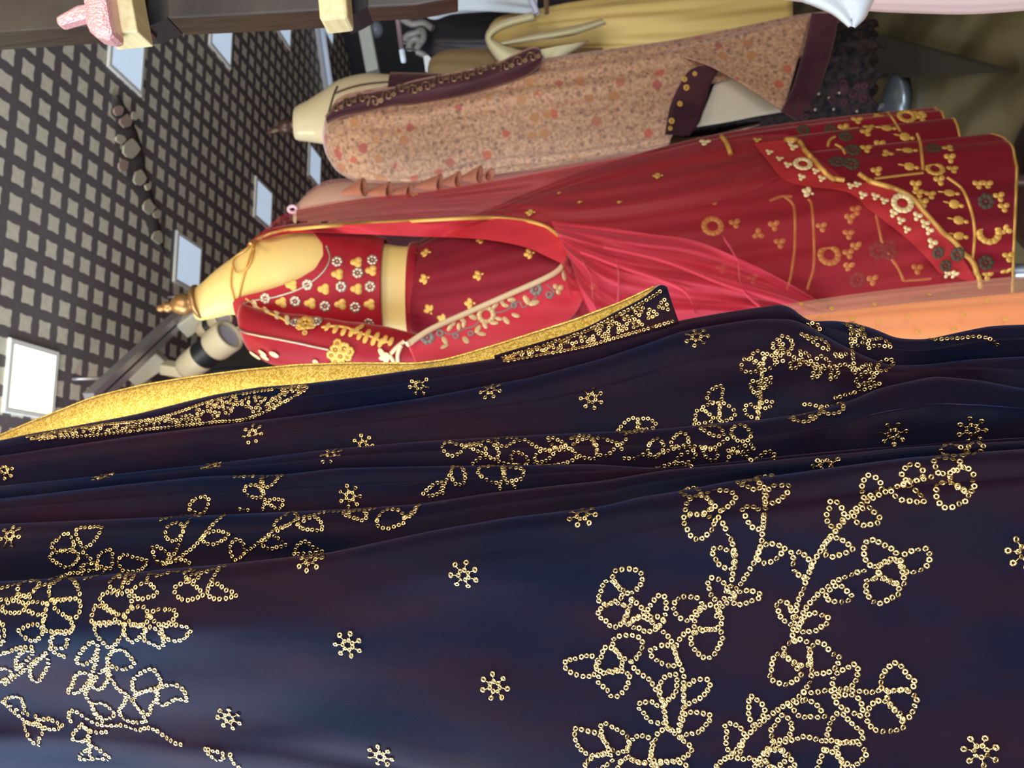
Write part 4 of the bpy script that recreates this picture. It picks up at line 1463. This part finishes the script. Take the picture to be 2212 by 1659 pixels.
for pts in (((600, 610), (650, 650), (670, 720), (668, 960), (640, 1150), (615, 1230)), ((760, 625), (785, 680), (798, 900), (795, 1080), (755, 1220)), ((500, 640), (580, 610), (650, 610)), ((1290, 40), (1340, 110), (1380, 180)), ((1490, 190), (1515, 270), (1530, 440)), ((1530, 455), (1400, 470), (1200, 495)), ((1690, 480), (1790, 560), (1850, 700), (1875, 850), (1860, 1030)),
            ((1215, 730), (1240, 850), (1270, 950), (1340, 1050), (1400, 1160)), ((1400, 1160), (1480, 1160), (1580, 1150)), ((890, 280), (905, 235), (940, 210)), ((940, 260), (985, 285), (1010, 330))):
    trace([ZS(a, b) for a, b in pts], SKD, .0030, 'gold_line', M_GOLDCORD, skirt)
# gold edge of the hem follows the cloth itself
me = bpy.data.objects['skirt_cloth'].data
nn_ = 200
last = len(me.vertices)-nn_
hem = [Vector(me.vertices[last+k].co)+BASE[skirt] for k in range(nn_)]
mesh('hem_piping', *tube_geo(hem, .0040, 6, True), M_GOLDCORD, skirt)
# diagonal border of the dupatta end
DD = [DUP_BVH, SK_BVH]
vs, fs = drape([(1628, 310), (1660, 350), (1690, 385), (1735, 402), (1830, 415), (1880, 455), (1940, 500), (1990, 545), (2030, 590)], [(1712, 300), (1748, 340), (1778, 378), (1812, 396), (1890, 396), (1960, 430), (2020, 490), (2070, 545), (2112, 612)], 60, 10, DT, .030, 1.45, 3)
END_BVH = bvh_of(vs, fs)
mesh('end_border', vs, fs, sheer_mat('scarlet_end_border', (.62, .03, .035), .58), dup_)
for pts in (((600, 235), (690, 240), (740, 310), (800, 375), (850, 430), (930, 490), (1000, 505)), ((1095, 460), (1170, 510), (1340, 560), (1470, 640), (1600, 790), (1760, 940), (1870, 1070), (1912, 1200)), ((180, 215), (215, 260), (240, 330))):
    trace([ZS(a, b) for a, b in pts], [END_BVH, DUP_BVH, SK_BVH], .0046, 'end_piping', M_GOLDCORD, dup_, lift=.004)
for a, b, s, sh, m in ((725, 395, 17, 'ring', M_MOTIFPALE), (1390, 655, 20, 'ring', M_MOTIFPALE), (500, 315, 8, 'trio', M_MOTIFPALE), (570, 360, 8, 'trio', M_MOTIFPALE), (625, 400, 9, 'trio', M_MOTIFPALE), (660, 280, 10, 'trio', M_MOTIFPALE), (715, 480, 8, 'trio', M_MOTIFPALE), (810, 440, 8, 'trio', M_MOTIFPALE), (850, 490, 8, 'trio', M_MOTIFPALE), (640, 250, 8, 'trio', M_MOTIFPALE),
                       (1125, 600, 9, 'trio', M_MOTIFPALE), (1210, 610, 9, 'trio', M_MOTIFPALE), (1270, 640, 9, 'trio', M_MOTIFPALE), (1330, 720, 9, 'trio', M_MOTIFPALE), (1380, 770, 9, 'trio', M_MOTIFPALE), (1420, 830, 8, 'trio', M_MOTIFPALE), (1490, 740, 10, 'trio', M_MOTIFPALE), (1540, 790, 10, 'trio', M_MOTIFPALE), (1570, 835, 9, 'trio', M_MOTIFPALE), (1590, 920, 11, 'trio', M_MOTIFPALE), (1045, 540, 8, 'trio', M_MOTIFPALE), (1090, 530, 8, 'trio', M_MOTIFPALE),
                       (1690, 1120, 9, 'trio', M_MOTIFPALE), (1740, 1120, 9, 'trio', M_MOTIFPALE), (1630, 980, 11, 'rosette', M_OLIVE), (1760, 990, 13, 'rosette', M_OLIVE), (1680, 1070, 11, 'rosette', M_OLIVE), (770, 585, 14, 'sprig', M_MOTIFPALE), (70, 250, 12, 'trio', M_MOTIFPALE), (420, 235, 9, 'trio', M_MOTIF)):
    decal('gold_dupatta_flower', sh, m, dup_, [END_BVH, DUP_BVH, SK_BVH], *ZS(a, b), s, .4)
for x, y, s in ((1150, 462, 12), (1425, 383, 12), (1285, 620, 9), (898, 424, 8), (625, 482, 9), (680, 480, 10), (722, 481, 8), (737, 490, 7), (1255, 440, 6), (1340, 440, 6), (1210, 420, 5)):
    decal('gold_dupatta_flower', 'sprig', M_MOTIF, dup_, [DUP_BVH], x, y, s, .2)
for x, y, s in ((640, 486, 9), (655, 476, 8), (700, 476, 7)):
    decal('olive_flower', 'rosette', M_OLIVE, dup_, [DUP_BVH], x, y, s)

# ------------------------------------------------------------------ floral coat on the second dress form
def floral_mat():
    m = mat('floral_brocade', (.4, .2, .12), .6, sheen=.8, sheen_tint=(1, .78, .9))
    N = Nodes(m)
    v = N.coord()
    speck = N.ramp(N.noise(v, 120, 3, .6), [(.34, (.30, .15, .09)), (.62, (.56, .33, .19))])
    vo = N.n('TexVoronoi')
    vo.inputs['Scale'].default_value = 22
    N.l(v, vo.inputs['Vector'])
    dot = N.math('LESS_THAN', N.math('ADD', vo.outputs['Distance'], N.math('MULTIPLY', N.noise(v, 90, 2), .18)), .36)
    colr = N.ramp(N.math('FRACT', N.math('MULTIPLY', vo.outputs['Distance'], 0.0)), [(0, (.42, .09, .05)), (1, (.42, .09, .05))])
    sepc = N.n('SeparateColor')
    N.l(vo.outputs['Color'], sepc.inputs[0])
    flower = N.ramp(sepc.outputs[0], [(.2, (.46, .10, .05)), (.5, (.34, .07, .07)), (.8, (.42, .19, .07))])
    on = N.math('MULTIPLY', dot, N.math('GREATER_THAN', sepc.outputs[1], .25))
    vo2 = N.n('TexVoronoi')
    vo2.inputs['Scale'].default_value = 48
    N.l(v, vo2.inputs['Vector'])
    small = N.math('LESS_THAN', vo2.outputs['Distance'], .25)
    a = N.mix(N.math('MULTIPLY', small, .6), speck, (.13, .07, .06))
    N.base(N.mix(N.math('MULTIPLY', on, .92), a, flower))
    N.bump(N.noise(v, 300, 2), .2, .001)
    return m


M_FLORAL = floral_mat()
M_PLUM = fabric('plum_velvet', [(.35, (.035, .010, .018)), (.65, (.075, .022, .034))], .5, .5, 14)
M_PLUMGOLD = mat('bronze_embroidery', (.33, .20, .11), .4, .6)
M_LACE = fabric('black_lace', [(.4, (.006, .006, .009)), (.6, (.032, .020, .020))], .6, .05, 60, (1, 1, 1))
M_LINING = mat('cream_silk_lining', (.62, .55, .42), .45, sheen=.3)
M_CREAM2 = mat('pale_cream_form', (.55, .46, .28), .38, coat=.4)
DF = 2.1
form2 = thing('dress_form', 'pale cream dress form with dark pointed finial wearing the floral coat', 'mannequin', P(760, 260, DF))
t2 = [(638, 267, 34), (648, 265, 39), (665, 262, 44), (700, 254, 58), (735, 250, 76), (790, 251, 90), (850, 256, 93), (950, 262, 96), (1060, 258, 92)]
tv, tf = loft([(a, b, c, DF) for a, b, c in t2], 56, 8, .62)
mesh('torso', tv, tf, M_CREAM2, form2)
T2_BVH = bvh_of(tv, tf)
mesh('finial', *lathe(P(574, 288, DF), P(641, 266, DF), [(0, .001), (.06, .004), (.2, .007), (.3, .010), (.36, .007), (.44, .012), (.55, .018), (.68, .020), (.8, .014), (.9, .010), (1, .024)], 24), M_DARKWOODF, form2)
q = P(1060, 258, DF)
q2 = PZ(2010, 345, 0)
mesh('pole', *tube_geo([q, Vector((q2.x, q2.y, .03))], .014, 12), M_DARKWOODF, form2)
mesh('base', *lathe(Vector((q2.x, q2.y, 0)), Vector((q2.x, q2.y, .05)), [(0, .10), (.3, .10), (.6, .08), (.85, .04), (1, .02)], 36), M_DARKWOODF, form2)
for pts in ([(704, 268), (712, 240), (722, 206), (730, 188)], [(722, 204), (760, 190), (800, 182), (850, 178)]):
    trace(pts, [T2_BVH], .0022, 'neck_cord', M_DARKWOODF, form2, 24, .003)

coat = thing('floral_coat', 'long tan coat with small red flowers and a dark plum border', 'coat', P(1200, 240, DF))


def coat_end(th):
    c, s = math.cos(th), math.sin(th)
    y = c
    if s < -.1:
        return 1640
    tab = [(-1.01, 1800), (-.3, 1772), (.02, 1745), (.16, 1722), (.22, 1520), (.5, 1490), (.8, 1462), (1.01, 1442)]
    return curve_at(tab, y)


coat_st = [(700, 290, 14), (704, 290, 34), (712, 290, 52), (735, 291, 80), (790, 296, 100), (850, 300, 110), (930, 291, 113), (1050, 262, 108), (1250, 236, 112), (1450, 204, 108), (1600, 172, 104), (1720, 142, 98), (1800, 124, 90)]
vs, fs = loft([(a, b, c, DF-.02) for a, b, c in coat_st], 140, 8, .72, lambda th, s: 1+.034*math.cos(17*th+1.2+2*s)*min(1, s*6)*(1.1-.5*s)+.016*math.sin(7*th+s*7), end=coat_end, cap=False, sight=True)
COAT_BVH = bvh_of(vs, fs)
o = mesh('coat_cloth', vs, fs, M_FLORAL, coat)
solidify(o, .003, 1)
vs, fs = loft([(a, b, c*1.05, DF) for a, b, c in ((846, 256, 92), (870, 257, 93), (950, 262, 96), (1060, 258, 92), (1120, 254, 90))], 56, 6, .64)
mesh('inner_blouse', vs, fs, M_PLUM, coat)
# overlapping front flap, plum border bands and cream lining in the open slit
dfl = lambda x, y, s, t: DF-.125-.02*math.sin(3.14*t)
vs, fs = cloth([(1440, 110), (1560, 82), (1680, 48), (1752, 30)], [(1535, 140), (1590, 172), (1640, 206), (1692, 240)], 30, 14, lambda x, y, s, t: DF-.145+.05*(1-t))
FLAP_BVH = bvh_of(vs, fs)
o = mesh('front_flap', vs, fs, M_FLORAL, coat)
solidify(o, .003, 1)
vs, fs = cloth([(1752, 30), (1735, 110), (1712, 190), (1686, 240)], [(1812, 30), (1795, 110), (1768, 190), (1722, 262)], 30, 8, lambda x, y, s, t: DF-.15+.01*t)
BB1 = bvh_of(vs, fs)
o = mesh('border_band', vs, fs, M_PLUM, coat)
solidify(o, .004, 1)
vs, fs = cloth([(1437, 290), (1448, 230), (1470, 180), (1490, 152), (1512, 142)], [(1490, 292), (1512, 262), (1524, 220), (1540, 172), (1560, 146)], 30, 8, lambda x, y, s, t: DF-.14+.01*t)
BB2 = bvh_of(vs, fs)
o = mesh('border_band', vs, fs, M_PLUM, coat)
solidify(o, .004, 1)
vs, fs = cloth([(1500, 274), (1520, 240), (1540, 190), (1554, 148)], [(1508, 274), (1570, 264), (1630, 252), (1694, 241)], 24, 10, lambda x, y, s, t: DF-.10+.01*t)
o = mesh('slit_lining', vs, fs, M_LINING, coat)
solidify(o, .002, 1)
# plum stole along the far shoulder
vs, fs = cloth([(702, 250), (730, 220), (770, 204), (850, 188), (900, 172), (1050, 142), (1110, 118), (1150, 101), (1168, 106)], [(708, 268), (740, 254), (790, 243), (850, 230), (900, 226), (1000, 208), (1080, 186), (1140, 164), (1172, 138)], 60, 10, lambda x, y, s, t: DF-.11-.03*math.sin(3.14*t))
ST_BVH = bvh_of(vs, fs)
o = mesh('shoulder_border', vs, fs, M_PLUM, coat)
solidify(o, .005, 1)
rr = random.Random(9)
for k in range(16):
    t = k/15
    x = lerp(725, 1150, t)
    y = lerp(235, 128, t)+rr.uniform(-7, 7)
    pts = [(x-13+rr.uniform(-3, 3), y+8), (x-8, y-8), (x+4, y-7), (x+6, y+4), (x-2, y+5), (x-3, y-2)]
    trace(pts, [ST_BVH], .0022, 'bronze_scroll', M_PLUMGOLD, coat, 18)
    decal('bronze_rosette', 'rosette', M_PLUMGOLD, coat, [ST_BVH], x+13, y-2, 4.5)
for x, y, s in ((1450, 262, 8), (1447, 278, 6), (1468, 225, 7), (1482, 190, 8), (1478, 172, 7), (1500, 160, 6), (1705, 205, 6), (1696, 214, 7), (1722, 215, 5)):
    decal('bronze_rosette', 'rosette', M_MOTIF, coat, [BB1, BB2], x, y, s*.7)
lace = thing('lace_skirt', 'dark lace underskirt showing below the floral coat', 'skirt', P(1780, 170, 2.14))
vs, fs = loft([(1480, 205, 92, 2.14), (1640, 186, 98, 2.14), (1760, 172, 106, 2.14), (1850, 166, 110, 2.14), (1900, 162, 112, 2.14)], 120, 8, .7, lambda th, s: 1+.03*math.cos(22*th)*s, end=lambda th: 1888+10*math.sin(11*th), cap=False, sight=True)
L_BVH = bvh_of(vs, fs)
o = mesh('lace_cloth', vs, fs, M_LACE, lace)
solidify(o, .003, 1)
for k in range(26):
    decal('lace_patch', 'rosette', M_PLUM, lace, [L_BVH], 1735+rr.uniform(0, 150), 180+rr.uniform(0, 90), rr.uniform(5, 9), rr.uniform(0, 6))
for x, y in ((1790, 212), (1800, 236), (1822, 252), (1768, 202), (1760, 236), (1850, 240), (1812, 200)):
    decal('lace_bead', 'rosette', M_SILVERY, lace, [L_BVH], x, y, 2.2)
for x, y in ((1895, 98), (1905, 160)):
    slab('lace_tassel', [(x-20, y-3), (x+20, y-2), (x+20, y+3), (x-20, y+4)], 2.0, 2.01, M_LACE, lace)

# ------------------------------------------------------------------ peach ruffled dress on a third form, behind the red dupatta
M_PEACH = fabric('peach_chiffon', [(.3, (.48, .17, .10)), (.7, (.62, .25, .15))], .6, .4, 10)
M_PEACHNET = sheer_mat('peach_net', (.72, .34, .30), .36)
M_SALMON = fabric('salmon_chiffon', [(.3, (.48, .20, .17)), (.7, (.60, .28, .24))], .65, .4, 6)
DP = 1.86
form3 = thing('dress_form', 'olive-cream dress form seen through peach net behind the red dupatta', 'mannequin', P(760, 440, DP))
t3 = [(634, 470, 10), (645, 462, 24), (670, 456, 38), (700, 450, 48), (760, 446, 52), (850, 446, 48), (1000, 440, 44)]
tv, tf = loft([(a, b, c, DP) for a, b, c in t3], 48, 8, .6)
mesh('torso', tv, tf, mat('olive_cream_form', (.50, .38, .20), .45), form3)
q = P(1000, 440, DP)
mesh('pole', *tube_geo([q, Vector((q.x, q.y, .03))], .014, 12), M_DARKWOODF, form3)
mesh('base', *lathe(Vector((q.x, q.y, 0)), Vector((q.x, q.y, .05)), [(0, .16), (.3, .16), (.6, .13), (.85, .05), (1, .02)], 36), M_DARKWOODF, form3)
lp = [P(632+9*math.cos(a), 452+7*math.sin(a), DP-.02) for a in [k*.5236 for k in range(12)]]
mesh('shoulder_loop', *tube_geo(lp, .004, 8, True), mat('pink_loop', (.72, .45, .50), .3), form3)
peach = thing('peach_dress', 'salmon chiffon dress with a row of peach ruffles beside the floral coat', 'dress', P(1000, 400, DP))
vs, fs = loft([(640, 468, 14, DP), (652, 460, 30, DP), (690, 450, 52, DP), (740, 444, 58, DP), (860, 446, 54, DP), (1000, 438, 51, DP), (1080, 428, 52, DP), (1300, 406, 66, DP), (1500, 386, 74, DP), (1680, 364, 80, DP)], 100, 8, .6, lambda th, s: 1+.02*math.cos(18*th+s*3)*s, cap=False)
mesh('net_overlay', vs, fs, M_PEACHNET, peach)
vs, fs = loft([(800, 446, 50, DP), (860, 446, 50, DP), (1000, 438, 47, DP), (1080, 428, 48, DP), (1300, 406, 61, DP), (1500, 386, 69, DP), (1670, 364, 75, DP)], 80, 8, .58, lambda th, s: 1+.02*math.cos(14*th+s*3), cap=False)
mesh('dress_cloth', vs, fs, M_SALMON, peach)
ZP = lambda a, b: (640+a/3.352, b/3.352)
for (x0, y0, x1, y1, x2, y2) in ((330, 1400, 490, 1308, 492, 1408), (505, 1395, 680, 1335, 668, 1425), (695, 1390, 830, 1345, 815, 1425), (850, 1350, 1052, 1280, 1030, 1370), (1050, 1325, 1185, 1258, 1165, 1345), (1185, 1295, 1340, 1218, 1320, 1312), (1330, 1290, 1420, 1235, 1385, 1300)):
    a = Vector(P(*ZP(x0, y0), DP-.13))
    b, c = Vector(P(*ZP(x1, y1), DP-.15)), Vector(P(*ZP(x2, y2), DP-.15))
    mid = (b+c)/2
    r = (b-c).length/2*1.25
    u = (b-c).normalized()
    w = (mid-a).normalized().cross(u).normalized()
    vs, fs = [], []
    m, n = 6, 20
    for i in range(m+1):
        t = i/m
        for k in range(n):
            th = 6.2832*k/n
            rad = r*(.12+.88*t)*(1+.08*math.cos(3*th))
            vs.append(a+(mid-a)*t+u*math.cos(th)*rad+w*math.sin(th)*rad*.75)
    for i in range(m):
        for k in range(n):
            fs.append((i*n+k, i*n+(k+1) % n, (i+1)*n+(k+1) % n, (i+1)*n+k))
    o = mesh('ruffle', vs, fs, M_PEACH, peach)
    solidify(o, .002, 1)

# ------------------------------------------------------------------ orange gown low at the right, between the shawl and the skirt
M_ORANGE = fabric('orange_silk', [(.3, (.90, .26, .05)), (.7, (1.0, .38, .11))], .55, .3, 8)
M_ORNET = sheer_mat('peach_orange_net', (.92, .52, .34), .28)
gown = thing('orange_gown', 'orange gown under peach net with tiny gold dots, below the red skirt hem', 'gown', P(1900, 720, 1.12))
og = [(760, 905, 14), (800, 895, 34), (900, 880, 52), (1100, 850, 48), (1300, 815, 46), (1400, 796, 52), (1500, 775, 62), (1600, 758, 78), (1700, 744, 86), (1900, 730, 100), (2100, 718, 110), (2330, 706, 122)]
vs, fs = loft([(a, b+14, c*.82, 1.12) for a, b, c in og], 90, 8, .55, lambda th, s: 1+.03*math.cos(12*th+s*4), cap=False)
mesh('gown_cloth', vs, fs, M_ORANGE, gown)
vs, fs = loft([(a, b, c, 1.12) for a, b, c in og], 90, 8, .62, lambda th, s: 1+.02*math.cos(17*th+s*6), cap=False)
OG_BVH = bvh_of(vs, fs)
mesh('net_overlay', vs, fs, M_ORNET, gown)
for x, y in ((1796, 669), (1888, 660), (1770, 690), (1897, 694), (1960, 685), (1982, 718), (2006, 640), (1640, 690), (2080, 680), (2130, 650), (1730, 660), (2060, 712), (2170, 690), (1840, 690)):
    decal('gold_dot', 'rosette', M_MOTIF, gown, [OG_BVH], x, y, 4)

# ------------------------------------------------------------------ garments hanging far back at the right
M_YEL = fabric('mustard_silk', [(.3, (.46, .31, .08)), (.7, (.78, .60, .22))], .45, .3, 5, (1, 1, .2))
M_PALEYEL = fabric('pale_yellow_silk', [(.3, (.60, .55, .30)), (.7, (.74, .70, .48))], .45, .4, 6)
M_BLACKSAT = fabric('black_satin', [(.3, (.006, .007, .010)), (.7, (.022, .022, .028))], .35, .2, 8)
M_WHITE = fabric('white_satin', [(.3, (.52, .60, .68)), (.7, (.66, .76, .86))], .4, .3, 6)
M_BRONZE = fabric('bronze_silk', [(.3, (.13, .085, .035)), (.7, (.23, .16, .075))], .5, .3, 8)
yel = thing('yellow_gown', 'mustard yellow gown with a pale silk drape hanging behind the floral coat', 'gown', P(1300, 75, 2.6))
vs, fs = loft([(1054, 78, 6, 2.6), (1062, 78, 24, 2.6), (1085, 80, 42, 2.6), (1150, 78, 50, 2.6), (1300, 68, 62, 2.6), (1500, 60, 74, 2.6), (1712, 42, 82, 2.6)], 100, 8, .6, lambda th, s: 1+(.07*math.cos(11*th+s*3)+.04*math.sin(17*th-s*5))*min(1, s*4), cap=False, sight=True)
YB = bvh_of(vs, fs)
o = mesh('gown_cloth', vs, fs, M_YEL, yel)
solidify(o, .003, 1)
for A, B in (([(1150, 28), (1090, 44), (1058, 62), (1050, 84), (1062, 112), (1086, 142)], [(1156, 42), (1105, 55), (1075, 68), (1062, 84), (1085, 96), (1128, 114)]), ([(1062, 112), (1075, 126), (1086, 142)], [(1085, 96), (1110, 106), (1130, 112)]), ([(1080, 90), (1150, 74), (1230, 58), (1300, 40)], [(1090, 98), (1160, 88), (1240, 76), (1310, 52)]), ([(1165, 108), (1175, 122), (1182, 134)], [(1270, 88), (1235, 110), (1190, 132)])):
    vs, fs = cloth(A, B, 30, 6, lambda x, y, s, t: 2.42-.03*math.sin(3.14*t))
    o = mesh('silk_drape', vs, fs, M_PALEYEL, yel)
    solidify(o, .003, 1)
blk = thing('black_gown', 'black satin gown hanging at the back beside the mustard gown', 'gown', P(960, 90, 2.75))
vs, fs = loft([(900, 82, 10, 2.75), (912, 82, 34, 2.75), (950, 84, 52, 2.75), (1020, 82, 60, 2.75), (1150, 70, 66, 2.75), (1400, 60, 70, 2.75)], 90, 8, .6, lambda th, s: 1+.05*math.cos(9*th+s*6), cap=False)
o = mesh('gown_cloth', vs, fs, M_BLACKSAT, blk)
for pts, r in (([(868, 40), (890, 52), (915, 50), (935, 62)], .012), ([(873, 92), (880, 78), (898, 72), (912, 66), (915, 82), (905, 96)], .012), ([(884, 108), (886, 92), (898, 84), (906, 92), (898, 110)], .012), ([(900, 112), (915, 118), (922, 124)], .010)):
    w = [P(x, y, 2.66) for x, y in cr(pts, 20)]
    mesh('satin_loop', *tube_geo(w, r, 10), mat('grey_satin', (.20, .20, .20), .35) if 'grey_satin' not in bpy.data.materials else bpy.data.materials['grey_satin'], blk)
tag_ = thing('price_tag', 'small white paper tag hanging under the black gown', 'tag', P(926, 138, 2.6))
slab('card', [(915, 122), (924, 119), (936, 131), (935, 146), (927, 156), (919, 154)], 2.6, 2.606, mat('white_card', (.62, .70, .74), .5), tag_)
wht = thing('white_gown', 'white satin gown at the top edge beside the black gown', 'gown', P(1010, 10, 2.5))
vs, fs = loft([(880, 18, 4, 2.5), (905, 14, 14, 2.5), (938, 14, 26, 2.5), (980, 2, 26, 2.5), (1060, -14, 38, 2.5), (1160, -20, 46, 2.5)], 60, 8, .6, lambda th, s: 1+.07*math.cos(7*th+s*8), cap=True)
mesh('gown_cloth', vs, fs, M_WHITE, wht)
w = [P(x, y, 2.4) for x, y in cr([(1143, -10), (1150, 4), (1157, 20), (1161, 30)], 12)]
mesh('strap', *tube_geo(w, .009, 8), mat('lilac_satin', (.55, .58, .78), .4), wht)
mesh('strap', *tube_geo([P(1180, -20, 2.4), P(1181, 30, 2.4)], .007, 8), M_BRONZE, wht)
brz = thing('bronze_gown', 'dull bronze gown between the black gown and the plum shoulder border', 'gown', P(1000, 150, 2.5))
vs, fs = loft([(924, 152, 5, 2.5), (934, 150, 26, 2.5), (970, 148, 38, 2.5), (1060, 150, 44, 2.5), (1300, 150, 46, 2.5)], 60, 8, .6, lambda th, s: 1+.05*math.cos(8*th+s*5), cap=False)
mesh('gown_cloth', vs, fs, M_BRONZE, brz)

# pale garments at the right frame edge
M_BLUSH = fabric('blush_satin', [(.3, (.55, .40, .40)), (.7, (.66, .50, .50))], .5, .3, 9)
blush = thing('blush_skirt', 'pale blush skirt hanging at the very edge above the stone floor', 'skirt', P(2050, -60, .95))
vs, fs = loft([(1180, -150, 46, .95), (1200, -150, 60, .95), (1400, -150, 84, .95), (1600, -138, 120, .95), (1800, -140, 148, .95), (1880, -145, 164, .95), (2000, -150, 174, .95), (2100, -150, 175, .95), (2230, -150, 166, .95), (2500, -150, 140, .95)], 90, 8, .5, lambda th, s: 1+.008*math.cos(24*th), cap=False, sight=True)
o = mesh('skirt_cloth', vs, fs, M_BLUSH, blush)
kerch = thing('white_kerchief', 'pale blue-white cloth corner hanging over the blush skirt', 'cloth', P(1810, 10, .85))
vs, fs = cloth([(1700, -60), (1722, -8), (1760, 10), (1800, 28), (1836, 56)], [(1930, -60), (1892, -10), (1878, 14), (1866, 38), (1844, 58)], 24, 10, lambda x, y, s, t: .85-.012*math.sin(3.14*t)-.006*math.sin(9*t))
o = mesh('cloth_corner', vs, fs, M_WHITE, kerch)
solidify(o, .002, 1)

# dark low platform on the floor and a steel stand foot
M_MAT = mat('dark_olive_board', (.055, .050, .036), .5)
pf = thing('floor_board', 'dark olive board lying on the stone floor at the right', 'board', PZ(2050, 140, 0))
c0, c1, c2, c3 = PZ(2176, 156, .03), PZ(1890, 76, .03), PZ(1500, 90, .03), PZ(1800, 176, .03)
lo = [Vector((p.x, p.y, .002)) for p in (c0, c1, c2, c3)]
mesh('board', [c0, c1, c2, c3]+lo, [(0, 1, 2, 3), (7, 6, 5, 4), (0, 4, 5, 1), (1, 5, 6, 2), (2, 6, 7, 3), (3, 7, 4, 0)], M_MAT, pf, False)
M_STEEL = mat('brushed_steel', (.30, .36, .42), .3, .8)
ft = thing('stand_foot', 'round bluish steel stand foot behind the red skirt hem', 'stand', PZ(1936, 222, .0))
q = PZ(1936, 222, .02)
mesh('disc', *lathe(Vector((q.x, q.y, .002)), Vector((q.x, q.y, .06)), [(0, .075), (.3, .085), (.6, .080), (.8, .05), (1, .02)], 32), M_STEEL, ft)
mesh('stem', *tube_geo([Vector((q.x, q.y, .04)), Vector((q.x-.1, q.y+.1, .35))], .012, 12), M_STEEL, ft)
